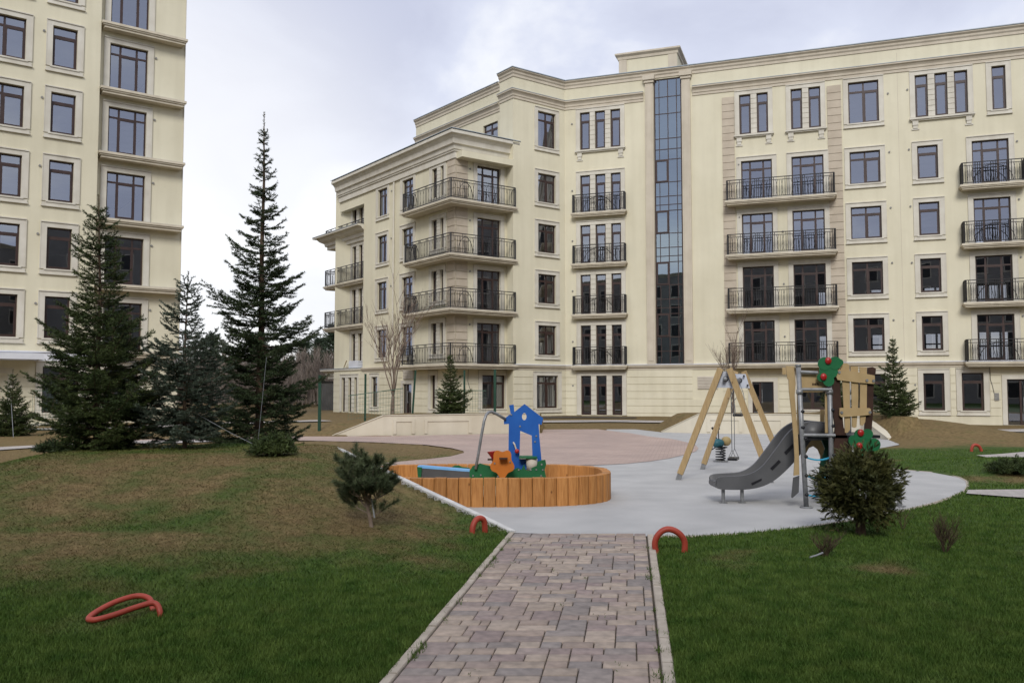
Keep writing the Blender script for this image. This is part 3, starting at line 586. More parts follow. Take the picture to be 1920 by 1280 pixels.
def window(F, root, holes, kind, z0, z1, uu, sur=(True, True), o=0., curtain=False, glass='glass', corbel=False, doorlike=False, k='window', interior=True):
    """uu: list of (u0, u1) openings that share one surround"""
    fm, pm = MB(), MB()
    for a, b in uu:
        holes.append((a, b, z0, z1)); frame_mesh(fm, pm, F, a, b, z0, z1, kind, o - REV + .02)
    w = fm.build(k, 'frame', root); pm.build('pane', glass, w)
    U0, U1 = uu[0][0], uu[-1][1]; sw = .24
    if sur[0]:
        m = MB(); p = .05; zb = z0 if (doorlike or corbel) else z0 - .02
        F.box(m, U0 - sw, U0 - .002, o + .001, o + p, zb, z1); F.box(m, U1 + .002, U1 + sw, o + .001, o + p, zb, z1); F.box(m, U0 - sw, U1 + sw, o + .001, o + p, z1 + .002, z1 + .22)
        F.box(m, U0 - sw - .03, U1 + sw + .03, o + .001, o + p + .045, z1 + .222, z1 + .27)
        F.box(m, U0 - sw - .035, U0 - sw - .001, o + .001, o + p + .015, zb, z1 + .222); F.box(m, U1 + sw + .001, U1 + sw + .035, o + .001, o + p + .015, zb, z1 + .222)
        for (a, b), (c, d) in zip(uu[:-1], uu[1:]):                # pier between narrow lights, with grooves
            n = 8; hh = (z1 - z0) / n
            for i in range(n): F.box(m, b + .002, c - .002, o + .001, o + .035, z0 + i * hh + .012, z0 + (i + 1) * hh - .012)
        m.build('surround', 'trim', w)
    if sur[1]:
        m = MB()
        if corbel:
            F.box(m, U0 - sw - .08, U1 + sw + .08, o + .001, o + .20, z0 - .15, z0 - .05); F.box(m, U0 - sw - .02, U1 + sw + .02, o + .001, o + .13, z0 - .22, z0 - .152)
            for x in (U0 - sw + .05, U1 + sw - .39):
                F.box(m, x + .02, x + .32, o + .001, o + .11, z0 - .46, z0 - .222); F.box(m, x + .05, x + .29, o + .001, o + .08, z0 - .64, z0 - .462); F.box(m, x - .03, x + .37, o + .001, o + .05, z0 - .72, z0 - .642)
        else:
            F.box(m, U0 - .10, U1 + .10, o + .001 - REV * 0, o + .10, z0 - .075, z0 - .004); F.box(m, U0 - sw - .02, U1 + sw + .02, o + .001, o + .06, z0 - .22, z0 - .076); F.box(m, U0 - sw - .05, U1 + sw + .05, o + .001, o + .10, z0 - .275, z0 - .222)
        m.build('sill', 'trim', w)
    if curtain:
        m = MB()
        for a, b in uu:
            n = 34; q = [(a + (b - a) * i / n, o - .42 - .035 * math.sin(i * 1.9) - .02 * math.sin(i * .7)) for i in range(n + 1)]
            for (x0, y0), (x1, y1) in zip(q[:-1], q[1:]):
                t = ((x0 - a) / (b - a))
                if .40 < t < .56 and len(uu) == 1: continue
                m.quad(F.pt(x0, y0, z0), F.pt(x1, y1, z0), F.pt(x1, y1, z1 + .05), F.pt(x0, y0, z1 + .05))
        m.build('curtain', 'curtain', w)
    return w
def railing(pts, z, parent, h=1.12, arch=None):
    """wrought iron rail through plan points at floor height z"""
    mb = MB(); P = [Vector((p[0], p[1], z)) for p in pts]
    for i, p in enumerate(P): mb.box(p.x - .03, p.x + .03, p.y - .03, p.y + .03, z, z + h)
    for a, b in zip(P[:-1], P[1:]):
        L = (b - a).length; d = (b - a).normalized(); Z = lambda q: Vector((0, 0, q))
        mb.bar(a + Z(h), b + Z(h), .055, .042); mb.bar(a + Z(h - .16), b + Z(h - .16), .032); mb.bar(a + Z(.09), b + Z(.09), .036)
        n = max(2, round(L / .86)); seg = L / n
        for k in range(n + 1):
            for off in ((-.11, 0, .11) if 0 < k < n else ((.05, .16) if k == 0 else (-.05, -.16))):
                s = k * seg + off
                if .02 < s < L - .02: mb.bar(a + d * s + Z(.09), a + d * s + Z(h), .028)
        for k in range(n):
            s0 = k * seg + .17; s1 = (k + 1) * seg - .17
            if s1 - s0 < .15: continue
            m_ = 5
            for q in range(m_):
                s = s0 + (s1 - s0) * (q + .5) / m_; c = (q - 2) / 2
                w = [a + d * (s + c * .11 * math.sin(t * PI) * (1 if q % 2 else -.7)) + Z(.09 + (h - .25) * t) for t in (0, .2, .4, .6, .8, 1)]
                mb.tube(w, .0115, 4, False)
        if arch and L > 1.5:
            for c, w_ in arch:
                cs = L * c; mb.tube([a + d * (cs + w_ * math.cos(t)) + Z(.09 + (h - .27) * max(0, math.sin(t))) for t in np.linspace(0, PI, 15)], .02, 4, False)
                for q in (-.5, -.2, .2, .5): mb.tube([a + d * (cs + q * .25 * w_ * (1 + 1.5 * t)) + Z(.09 + (h - .45) * t) for t in (0, .3, .6, 1)], .012, 4, False)
    return mb.build('railing', 'iron', parent)
def balcony(F, root, u0, u1, z, depth, o=0., th=.27, rail=True, sides=True, arch=None, name='balcony', inset=.12, h=1.12):
    mb = MB()
    F.box(mb, u0, u1, o + .001, o + depth, z - .12, z - .012); F.box(mb, u0 + .05, u1 - .05, o + .001, o + depth - .05, z - .19, z - .121); F.box(mb, u0 + .11, u1 - .11, o + .001, o + depth - .11, z - th, z - .191)
    b = mb.build(name, 'slab', root)
    m2 = MB(); F.box(m2, u0 + .02, u1 - .02, o + .002, o + depth - .02, z - .011, z); m2.build('screed', 'slabtop', b)
    if rail: railing([F.xy(u0 + inset, o + .03), F.xy(u0 + inset, o + depth - inset), F.xy(u1 - inset, o + depth - inset), F.xy(u1 - inset, o + .03)], z, b, h, arch)
    return b
def vents(F, root, spots, o=0.):
    for u, z in spots:
        m = MB(); c = Vector(F.pt(u, o, z)); e = Vector(F.pt(u, o + .05, z)); m.tube([c, e], .055, 8); m.build('wall_vent', 'vent', root)

# ================================================================== main apartment block
ROOT = thing('apartment_building', (3.41, 55.1, 0), 'long cream apartment block of six storeys with stepped wings and black balconies', 'building', world=True)
aR = rad(19.7); aP = rad(54.5); aQ = rad(37)
I = Vector((3.41, 55.1)); dP = Vector((math.sin(aP), math.cos(aP))); nP = Vector((dP.y, -dP.x))
FR = Fac(I, (math.cos(aR), -math.sin(aR))); FP = Fac(I, dP)
C1 = I - nP * .74 - dP * 7.84; FP2 = Fac(C1, dP)                   # recessed front of the corner bay, u = 0 .. 3.74
FQ = Fac(C1, (math.sin(aQ), -math.cos(aQ)))                        # side front: u negative away from the corner
FLOOR = [.05, 3.22, 6.45, 9.68, 12.92, 16.9]
TOP = {1: 2.57, 2: 5.75, 3: 8.98, 4: 12.16, 5: 15.38, 6: 19.47}
SILL = {1: .54, 2: 3.86, 3: 7.1, 4: 10.31, 5: 13.51, 6: 17.05}
DOOR = {2: 3.24, 3: 6.47, 4: 9.69, 5: 12.94}
GR = [.0, .24, .69, 1.135, 1.58, 2.02, 2.46, 2.92]
# ---- R: the long front
hR = []; T3 = [(1.03, 1.68), (2.02, 2.68), (3.03, 3.67)]
window(FR, ROOT, hR, 'N', SILL[6], TOP[6], T3, corbel=True)
for r in (2, 3, 4, 5): window(FR, ROOT, hR, 'N', DOOR[r], TOP[r], T3, sur=(True, False), doorlike=True)
window(FR, ROOT, hR, 'N', .1, TOP[1], T3, sur=(True, False), doorlike=True)
for uu in ([(10.98, 11.65), (12.0, 12.65)], [(13.95, 14.59), (14.95, 15.61)]): window(FR, ROOT, hR, 'N', SILL[6], TOP[6], uu, corbel=True)
for uu in ([(11.04, 12.82)], [(13.93, 15.71)]):
    for r in (2, 3, 4, 5): window(FR, ROOT, hR, 'D3', DOOR[r], TOP[r] + .02, uu, sur=(True, False), doorlike=True)
window(FR, ROOT, hR, 'W2', SILL[1], TOP[1], [(14.0, 15.65)])
for r in range(1, 7): window(FR, ROOT, hR, 'W2', SILL[r], TOP[r], [(17.13, 18.76)])
window(FR, ROOT, hR, 'N', SILL[6], TOP[6], [(20.66, 21.32), (21.67, 22.32), (22.66, 23.33)], corbel=True)
for r in range(1, 6): window(FR, ROOT, hR, 'W1', SILL[r], TOP[r] + .02, [(20.69, 21.74)])
window(FR, ROOT, hR, 'W1', SILL[1], TOP[1] + .03, [(22.6, 23.67)])
window(FR, ROOT, hR, 'N', SILL[6], TOP[6] + .03, [(24.52, 25.2)])
for r in (2, 3, 4, 5): window(FR, ROOT, hR, 'D3', DOOR[r], TOP[r] + .03, [(23.44, 25.24)], sur=(True, False), doorlike=True)
for r in range(2, 7): window(FR, ROOT, hR, 'W2', SILL[r], TOP[r], [(28.2, 29.8)])
# staircase glazing
hS = (5.80, 7.52, 3.24, 21.06); hR.append(hS); fm, pm = MB(), MB(); a, b, c, d = hS; o = -.12
FR.box(fm, a, a + .075, o, o + .07, c, d); FR.box(fm, b - .075, b, o, o + .07, c, d); FR.box(fm, a + .075, b - .075, o, o + .07, d - .06, d); FR.box(fm, a + .075, b - .075, o, o + .07, c, c + .06)
mid = (a + b) / 2; FR.box(fm, mid - .025, mid + .025, o, o + .06, c + .06, d - .06); FR.box(fm, b - .34, b - .295, o, o + .06, c + .06, d - .06)
zs_ = [d - .06]; zc = 19.92
rows = [19.92, 18.85, 17.28, 16.6]
lv = []
for k in range(5):
    base = 15.95 - 3.2 * k                                         # one storey: casement row 1.55, then .95, .6, .9
    lv += [base, base - 1.42, base - 2.3, base - 2.83]
for z in rows + lv:
    if z < c + .3: continue
    FR.box(fm, a + .075, mid - .025, o + .001, o + .055, z - .022, z + .022); FR.box(fm, mid + .025, b - .34, o + .001, o + .055, z - .022, z + .022); FR.box(fm, b - .295, b - .075, o + .001, o + .055, z - .022, z + .022)
prev = d - .06
for z in [zz for zz in rows + lv if zz > c + .3] + [c + .06]:
    case = any(abs(prev - (15.95 - 3.2 * k)) < .01 for k in range(5))
    if case:
        for (x0, x1, y0, y1) in ((a + .075, a + .155, z + .022, prev - .022), (mid - .105, mid - .025, z + .022, prev - .022), (a + .155, mid - .105, prev - .10, prev - .022), (a + .155, mid - .105, z + .022, z + .10)): FR.box(fm, x0, x1, o, o + .085, y0, y1)
    else: FR.box(fm, a + .30, a + .34, o, o + .055, z + .022, prev - .022)
    prev = z
sw_ = fm.build('stair_window', 'frame', ROOT); pm.quad(*[FR.pt(u, o + .03, z) for u, z in ((a, c), (b, c), (b, d), (a, d))]); pm.build('pane', 'stairglass', sw_)
for u0, u1 in ((5.28, 5.78), (7.55, 8.07)):
    m = MB(); FR.box(m, u0, u1, .001, .16, 3.25, 20.85); FR.box(m, u0 + .1, u1 - .1, .16, .19, 3.45, 20.6); FR.box(m, u0 - .06, u1 + .06, .001, .24, 20.85, 21.02); FR.box(m, u0 - .12, u1 + .12, .001, .32, 21.02, 21.28); m.build('pilaster', 'cornice', ROOT)
# entrance doors and louvre
def entrance(F, hole, holes, root, nm='door'):
    a, b, c, d = hole; holes.append(hole); fm, pm = MB(), MB(); o = -.14; f = .06
    F.box(fm, a, b, o, o + .07, d - f, d); F.box(fm, a, a + f, o, o + .07, c, d - f); F.box(fm, b - f, b, o, o + .07, c, d - f); x = a + (b - a) * .36
    F.box(fm, x - .05, x + .05, o, o + .09, c, d - f); F.box(fm, x + .05, b - f, o, o + .07, c, c + .1)
    pm.quad(*[F.pt(u, o + .03, z) for u, z in ((a, c), (b, c), (b, d), (a, d))])
    w = fm.build(nm, 'frame', root); pm.build('pane', 'glass', w); m = MB(); F.box(m, x + .10, x + .13, o + .10, o + .14, c + .7, c + 1.5); F.box(m, x + .10, x + .13, o + .05, o + .10, c + .75, c + .79); F.box(m, x + .10, x + .13, o + .05, o + .10, c + 1.4, c + 1.44); m.build('handle', 'steel', w)
    m = MB(); sw = .24; F.box(m, a - sw, a - .002, .001, .055, c, d); F.box(m, b + .002, b + sw, .001, .055, c, d); F.box(m, a - sw, b + sw, .001, .055, d + .002, d + .24); m.build('surround', 'trim', w)
entrance(FR, (11.49, 12.7, .2, 2.15), hR, ROOT); entrance(FR, (24.78, 26.6, -.22, 2.24), hR, ROOT)
m = MB(); FR.box(m, 8.3, 9.5, .001, .045, 1.72, 2.5)
for i in range(8): FR.box(m, 8.34, 9.46, .046, .075, 1.76 + i * .09, 1.82 + i * .09)
m.build('louvre', 'louvre', ROOT)
m = MB(); FR.box(m, 24.16, 24.38, .031, .08, 1.1, 1.5); ip = m.build('intercom_panel', 'vent', ROOT)
# ---- P and the corner bay
hP = []; hP2 = []
for r in range(2, 7): window(FP, ROOT, hP, 'W2', SILL[r], TOP[r] - .04 - (.1 if r == 6 else 0), [(-2.19, -.77)], curtain=True)
window(FP, ROOT, hP, 'W2', SILL[1], TOP[1], [(-2.32, -.63)], curtain=True)
for r in (2, 3, 4, 5): window(FP2, ROOT, hP2, 'D3', DOOR[r], TOP[r] - .02, [(1.56, 3.28)], sur=(True, False), doorlike=True, curtain=r in (2, 3))
window(FP2, ROOT, hP2, 'W2', SILL[1], TOP[1], [(1.95, 3.66)], curtain=True)
# ---- Q side front
hQ = []; s_ = 1.03
for r in (2, 3, 4, 5): window(FQ, ROOT, hQ, 'N', SILL[r], TOP[r], [(-2.6, -2.02), (-1.62, -1.23)])
window(FQ, ROOT, hQ, 'N', SILL[1], TOP[1], [(-2.63, -2.1)])
for r in (2, 3, 4, 5):
    window(FQ, ROOT, hQ, 'W2', SILL[r], TOP[r], [(-6.28, -4.88)]); window(FQ, ROOT, hQ, 'W2', SILL[r], TOP[r], [(-9.64, -8.32)])
window(FQ, ROOT, hQ, 'N', SILL[1], TOP[1], [(-10.35, -9.5)], sur=(True, True))
entrance(FQ, (-6.05, -4.9, .12, 2.06), hQ, ROOT)
FQ2 = Fac(Vector(FQ.xy(0, -.55)), FQ.d)                            # set-back bay at the far end
hQ2 = []
for r in (2, 3, 4, 5): window(FQ2, ROOT, hQ2, 'N', DOOR[r] if r != 5 else SILL[5], TOP[r], [(-14.55, -13.95), (-13.5, -12.95), (-12.55, -12.0)], sur=(True, False), doorlike=True)
window(FQ, ROOT, hQ, 'N', .1, TOP[1], [(-14.95, -14.4), (-13.9, -13.4), (-12.95, -12.5)], sur=(True, False), doorlike=True)
m = MB(); FQ.box(m, -5.95, -4.55, .031, .07, 2.36, 3.0)
for i in range(6): FQ.box(m, -5.9, -4.6, .071, .10, 2.4 + i * .095, 2.46 + i * .095)
m.build('louvre', 'louvre', ROOT)

# ---- walls of all fronts, roof and rear in one shell
mb = MB(); ZT = 21.62; UE = 33.
wall(mb, FR, 0, UE, -.6, ZT, hR)
wall(mb, FP, -4.1, 0, -.3, ZT, hP)
wall(mb, FP2, 0, 3.74, -.3, 17.1, hP2)
wall(mb, FQ, -11.75, 0, -.3, 17.1, hQ); wall(mb, FQ, -16.3, -11.75, -.3, 3.2, hQ)
wall(mb, FQ2, -14.75, -11.75, 3.2, 17.1, hQ2)
J0 = FP2.xy(3.74); J1 = FP.xy(-4.1)
mb.quad((*J0, -.3), (*J1, -.3), (*J1, 17.1), (*J0, 17.1))           # return beside the corner bay
mb.quad((*FQ.xy(-11.75), 3.2), (*FQ2.xy(-11.75), 3.2), (*FQ2.xy(-11.75), 17.1), (*FQ.xy(-11.75), 17.1))
K1 = Vector(J1) - Vector((FQ.d.x, FQ.d.y)) * 1.42                  # upper storey steps back along the side
Q3a = Vector((-.74, 55.2)); Q3b = Vector((-7.13, 63.2)); dQ3 = (Q3a - Q3b).normalized(); FQ3 = Fac(Q3a, dQ3)
hQ3 = []; L3 = (Q3a - Q3b).length
window(FQ3, ROOT, hQ3, 'W2', 17.5, 19.2, [(-1.9, -.3)], sur=(False, False))
mb.quad((*K1, 16.9), (*J1, 16.9), (*J1, ZT), (*K1, ZT)); mb.quad((*Q3a, 16.9), (*K1, 16.9), (*K1, ZT), (*Q3a, ZT))
wall(mb, FQ3, -L3, 0, 16.9, ZT, hQ3)
# rear shell and roofs
Eq = Vector(FQ2.xy(-14.75)); Eq0 = Vector(FQ.xy(-16.3)); B1 = Eq + Vector((9.5, 7.0)); B2 = Vector(FR.xy(2, -14)); B3 = Vector(FR.xy(UE, -14)); E3 = Vector(FR.xy(UE, 0))
backholes = [(18.82, 19.5, z0, z1) for z0, z1 in ((3.9, 5.64), (7.1, 8.84), (10.3, 11.95))] + [(22.24, 23.2, z0, z1) for z0, z1 in ((3.9, 5.63), (7.1, 8.84))] + [(25.55, 27.27, z0, z1) for z0, z1 in ((3.4, 5.68), (6.6, 8.87), (9.8, 11.94))] + [(15.3, 16.0, z0, z1) for z0, z1 in ((3.4, 5.63), (6.6, 8.8))]
FB = Fac(FR.xy(0, -13), FR.d)
wall(mb, FB, -2, UE, -.6, ZT, backholes, rev=.2)
for p, q in ((Eq0, Eq), (Eq, B1), (B1, Vector(FB.xy(-2)))): mb.quad((*q, -.3), (*p, -.3), (*p, 17.1), (*q, 17.1))
mb.quad((*E3, -.6), (*FB.xy(UE), -.6), (*FB.xy(UE), ZT), (*E3, ZT))
mb.quad((*Q3b, 16.9), (*B1, 16.9), (*B1, ZT), (*Q3b, ZT)); mb.quad((*B1, 16.9), (*FB.xy(-2), 16.9), (*FB.xy(-2), ZT), (*B1, ZT))
mb.build('wall', 'stucco', ROOT)
mb = MB()
mb.quad(*[(*p, 16.95) for p in (Eq, FQ2.xy(-11.75), FQ.xy(-11.75), FQ.xy(0), J0, J1, I, FB.xy(-2), B1)])
mb.quad(*[(*p, ZT - .35) for p in (Q3b, Q3a, K1, J1, I, E3, FB.xy(UE), FB.xy(-2), B1)])
mb.quad(*[(*p, 3.1) for p in (Eq0, FQ.xy(-11.75), FQ2.xy(-11.75), Eq)])
for z in (3.0, 6.25, 9.45, 12.7, 16.6): mb.quad(*[(*FR.xy(u, o), z) for u, o in ((.3, -.6), (UE - .3, -.6), (UE - .3, -12.7), (.3, -12.7))])   # storey floors
for z in (3.0, 6.25, 9.45, 12.7): mb.quad(*[(*p, z) for p in (FQ2.xy(-14.9, -.6), FQ.xy(-.6, -.9), FP2.xy(3.5, -.6), FP.xy(-.3, -.6), FB.xy(-1.5), B1 - Vector((.3, .3)))])
mb.build('roof', 'roof', ROOT)
# rear window bars seen through the rooms
for a, b, c, d in backholes:
    m = MB(); FB.box(m, a, b, -.1, -.04, c + (d - c) * .55 - .05, c + (d - c) * .55 + .05); FB.box(m, a, b, -.1, -.04, d - .09, d); FB.box(m, a, b, -.1, -.04, c, c + .09)
    for q in ((.7,) if b - a > .8 and b - a < 1.2 else (.36, .74) if b - a > 1.2 else ()): FB.box(m, a + (b - a) * q - .07, a + (b - a) * q + .07, -.1, -.041, c + .09, d - .09)
    m.build('window', 'frame', ROOT)

# ---- mouldings
PROF_PAR = [(.001, -.50), (.05, -.48), (.05, -.34), (.11, -.26), (.12, -.16), (.22, -.07), (.22, 0.), (-.30, .0)]
def profile(p, z): return [(o, z + q) for o, q in p]
frontR = [K1, J1, I, FR.xy(5.16)]; frontR2 = [FR.xy(8.2), FR.xy(UE)]
m = MB(); m.sweep([Q3b - Vector((0, 0)), Q3a], profile(PROF_PAR, ZT)); m.sweep([K1, J1, I, FR.xy(UE)], profile(PROF_PAR, ZT)); m.build('parapet_cornice', 'cornice', ROOT)
m = MB()
for pl in ([K1, J1, I, FR.xy(UE)], [Q3b, Q3a]): m.sweep(pl, [(.26, ZT + .001), (.26, ZT + .05), (-.35, ZT + .06), (-.35, ZT + .001)])
m.build('coping', 'coping', ROOT)
PROF_C = [(.001, -.56), (.05, -.55), (.05, -.40), (.09, -.38), (.10, -.26), (.17, -.15), (.25, -.10), (.25, -.02), (.001, .0)]
m = MB()
for pl in (frontR, frontR2, [Q3b, Q3a]): m.sweep(pl, profile(PROF_C, 20.31))
m.build('cornice', 'cornice', ROOT)
m = MB()
for pl in (frontR, frontR2, [Q3b, Q3a]): m.sweep(pl, [(.27, 20.292), (.27, 20.32), (.002, 20.36)], cap=False)
m.build('flashing', 'coping', ROOT)
# heavy cornice of the lower corner block
cq = [FQ.xy(-15.6), FQ.xy(0), FP2.xy(4.3)]
PROF_H = [(-.2, 15.55), (.12, 15.55), (.12, 15.92), (.20, 15.94), (.20, 16.03), (.26, 16.05), (.30, 16.30), (.42, 16.34), (.46, 16.62), (.60, 16.80), (.74, 16.86), (.74, 17.0), (.70, 17.08), (-.2, 17.1)]
m = MB(); m.sweep([FQ.xy(-15.6), FQ.xy(0), FP2.xy(4.25)], PROF_H); m.build('crowning_cornice', 'trim', ROOT)
m = MB(); m.sweep([FQ.xy(-15.7), FQ.xy(0), FP2.xy(4.3)], [(.78, 17.09), (.78, 17.13), (-.3, 17.16)], cap=False); m.build('flashing', 'coping', ROOT)
# lintel block that carries the cornice over the corner balcony
m = MB(); FP2.box(m, .02, 3.74, .001, .74, 15.50, 15.88); m.build('lintel', 'stucco', ROOT)
m = MB(); FQ.box(m, -15.6, -11.76, -.5, -.001, 14.85, 15.549); m.build('lintel', 'stucco', ROOT)
# plinth string course
PROF_S = [(.03, 2.92), (.05, 2.92), (.05, 3.02), (.13, 3.06), (.17, 3.16), (.17, 3.21), (.001, 3.25)]
m = MB(); m.sweep([FQ.xy(-11.75), FQ.xy(0), FP2.xy(3.74), J1, I, FR.xy(UE)], PROF_S); m.build('string_course', 'cornice', ROOT)
m = MB(); m.sweep([J1, I, FR.xy(UE)], [(.19, 3.212), (.19, 3.235), (.002, 3.27)], cap=False); m.build('flashing', 'white_metal', ROOT)
# rusticated ground floor
m = MB(); boards(m, FR, 0.02, UE, [-.5] + GR[1:], hR + [(8.3, 9.5, 1.72, 2.5)], pad=.30); m.build('rustication', 'rustic', ROOT); m = MB(); boards(m, FP, -4.08, -.02, GR, hP, pad=.30); boards(m, FP2, .03, 3.74, GR, hP2, pad=.3); m.build('rustication', 'rustic', ROOT); m = MB(); boards(m, FQ, -16.3, -11.75, GR, hQ, pad=.28); m.build('rustication', 'rustic', ROOT); m = MB(); boards(m, FQ, -11.74, -.03, GR, hQ + [(-5.9, -4.6, 2.4, 3.)], pad=.28)
m.build('rustication', 'rustic', ROOT)
# tan quoins
QZ = [3.28 + .4555 * i for i in range(36)]
for u0, u1 in ((9.97, 10.68), (15.98, 16.74)): m = MB(); boards(m, FR, u0, u1, [3.28 + .4485 * i for i in range(37)], [], o=.06, gap=.014); m.build('quoin', 'quoin', ROOT)
m = MB()
boards(m, FQ, -.83, 0.05, [3.28 + .4555 * i for i in range(28)], [], o=.05, gap=.022); boards(m, FP2, .055, .86, [3.28 + .4555 * i for i in range(28)], [], o=.05, gap=.022)
m.build('quoin', 'quoin', ROOT)
# penthouses on the roof
for nm, u0, u1, zt in (('penthouse', 3.5, 7.22, 23.14), ('penthouse', 26.75, 31., 26.5)):
    m = MB(); dp_ = -5.6 if u0 < 10 else -1.2; FR.box(m, u0, u1, dp_, -.45, ZT - .3, zt - .05); pw = m.build(nm, 'stucco', ROOT)
    m = MB(); m.sweep([FR.xy(u0, dp_), FR.xy(u0, -.45), FR.xy(u1, -.45), FR.xy(u1, dp_)], [(.001, zt - .40), (.06, zt - .38), (.08, zt - .22), (.22, zt - .1), (.22, zt), (-.3, zt + .02)]); m.build('cornice', 'cornice', pw)
    m = MB()
    for a, b in ((u0 + .02, u0 + .52), (u1 - .55, u1 - .02)): FR.box(m, a, b, -.449, -.38, ZT, zt - .41)
    m.build('pilaster', 'cornice', pw)
m = MB(); p0 = FP.xy(-3.6, -.6); FP.box(m, -3.9, -2.6, -1.6, -.25, ZT + .05, ZT + .16); m.build('roof_hatch', 'coping', ROOT)
# balconies
arcs = [(.5, .95)]
for r in (2, 3, 4, 5): balcony(FR, ROOT, .5, 4.08, DOOR[r] - .03, .50 if r > 2 else .55, arch=arcs, h=1.15)
for r in (2, 3, 4, 5): balcony(FR, ROOT, 10.13, 16.38, DOOR[r] - .02, .85, h=1.2)
for r in (2, 3, 4, 5): balcony(FR, ROOT, 22.72, 26.0, DOOR[r] - .05, .72, arch=arcs, h=1.2)
# corner balconies wrap both fronts
for r in (2, 3, 4, 5):
    z = DOOR[r] - .04; t = MB(); lo = -4.62 if r in (3, 4) else -4.9
    def ring(e): return [FQ.xy(lo + e, .0), FQ.xy(lo + e, .96 - e)], e
    def loop(e, d=.96):
        A = Vector(FQ.xy(lo + e, .005)); B = Vector(FQ.xy(lo + e, d - e)); a_ = Vector(FQ.xy(0, d - e)); b_ = Vector(FP2.xy(0, d - e))
        dq, dp = FQ.d, FP2.d; den = dq.x * dp.y - dq.y * dp.x; w = b_ - a_; tq = (w.x * dp.y - w.y * dp.x) / den; Cc = a_ + dq * tq
        D = Vector(FP2.xy(3.98 - e, d - e)); E = Vector(FP2.xy(3.98 - e, .745)); F_ = Vector(FP2.xy(3.73, .745)); G = Vector(FP2.xy(3.73, .005))
        return [A, B, Cc, D, E, F_, G, Vector(C1) + (Cc - Vector(C1)).normalized() * .006]
    for e, z0, z1 in ((0, z - .12, z - .012), (.06, z - .19, z - .121), (.13, z - .28, z - .191)):
        P = loop(e); t.prism([(*p, z0) for p in P], (0, 0, z1 - z0))
    b = t.build('balcony', 'slab', ROOT); P = loop(.02); t = MB(); t.prism([(*p, z - .011) for p in P], (0, 0, .011)); t.build('screed', 'slabtop', b)
    P = loop(.13); railing([FQ.xy(lo + .13, .03), P[1], P[2], P[3], P[4]], z, b, 1.2, arch=[(.22, .5)])
    if r in (3, 4):
        t = MB(); FQ.box(t, lo + .01, lo + .09, .01, .9, z, z + 1.15); t.build('privacy_screen', 'trim', b)
# far bay balconies and canopies
def far_balcony(z):
    t = MB()
    for e, z0, z1 in ((0, z - .12, z - .012), (.06, z - .19, z - .121), (.13, z - .28, z - .191)):
        t.prism([(*FQ2.xy(u, o), z0) for u, o in ((-18.3 + e, -3.2), (-18.3 + e, .62 - e), (-11.77, .62 - e), (-11.77, .005), (-14.74, .005), (-14.74, -3.2))], (0, 0, z1 - z0))
    b = t.build('balcony', 'slab', ROOT); railing([FQ2.xy(-18.15, -3.1), FQ2.xy(-18.15, .48), FQ2.xy(-11.9, .48)], z, b, 1.2)
for z in (9.55 - 3.2, 9.55): 
    far_balcony(z)
for z0, nm, rl in ((3.25, 'canopy', False), (13.42, 'canopy', True)):
    m = MB(); zz = z0
    prof = [(-2.9, zz - 1.0), (.15, zz - 1.0), (.15, zz - .78), (.28, zz - .72), (.32, zz - .52), (.6, zz - .36), (.75, zz - .18), (1.0, zz - .14), (1.0, zz - .02), (-2.9, zz)] if rl else [(-2.5, zz - .72), (.15, zz - .72), (.15, zz - .55), (.25, zz - .52), (.3, zz - .34), (.47, zz - .2), (.6, zz - .16), (.6, zz - .03), (-2.5, zz)]
    m.sweep([FQ2.xy(-18.4, -3.6), FQ2.xy(-18.4, .03), FQ2.xy(-11.77, .03)] if rl else [FQ2.xy(-18.0, -3.6), FQ2.xy(-18.0, .03), FQ2.xy(-11.77, .03)], prof); cb = m.build(nm, 'trim', ROOT)
    m = MB(); m.sweep([FQ2.xy(-18.4 if rl else -18.0, -3.6), FQ2.xy(-18.4 if rl else -18.0, .03), FQ2.xy(-11.77, .03)], [(prof[-2][0] + .03, zz - .025), (prof[-2][0] + .03, zz + .012), (-.1, zz + .03)], cap=False); m.build('flashing', 'coping', cb)
    if rl: railing([FQ2.xy(-18.2, -3), FQ2.xy(-18.2, .45), FQ2.xy(-11.9, .45)], z0, cb, .42)
# small items on the walls
vents(FR, ROOT, [(.5, z + 1.75 - .25) for z in DOOR.values()] + [(.5, 18.8), (.5, 1.95)] + [(19.25, z) for z in (18.6, 15.2, 12.0, 8.85, 5.6)] + [(20.27, z) for z in (18.7, 15.25, 12.0, 8.8, 5.55, 1.95)] + [(25.65, z) for z in (15.2, 12.0, 8.85, 5.65)] + [(13.38, z) for z in (11., 7.9, 4.8)] + [(10.9, z) for z in (15.2, 12.)])
vents(FP2, ROOT, [(1.05, z) for z in (15.05, 11.9, 8.8, 5.6)]); vents(FQ, ROOT, [(-7.75, z) for z in (15., 11.8, 8.6)])
m = MB(); p = FQ.xy(-7.3, .10); m.tube([(*p, .2), (*p, 15.5)], .06, 8); m.build('downpipe', 'trim', ROOT)
m = MB(); m.tube([FR.pt(23.98, .04, 2.9), FR.pt(24.0, .05, 2.2), FR.pt(24.08, .05, 1.9), FR.pt(24.15, .05, 1.5)], .012, 5); m.tube([FP2.pt(.95, .05, 2.9), FP2.pt(.9, .05, 2.2), FP2.pt(1.05, .05, 1.75), FP2.pt(1.25, .05, 1.5)], .012, 5); m.build('loose_cable', 'iron', ROOT)
m = MB(); FR.box(m, 19.75, 19.77, .001, .006, 3.3, 20.9); m.build('expansion_joint', 'cornice', ROOT)

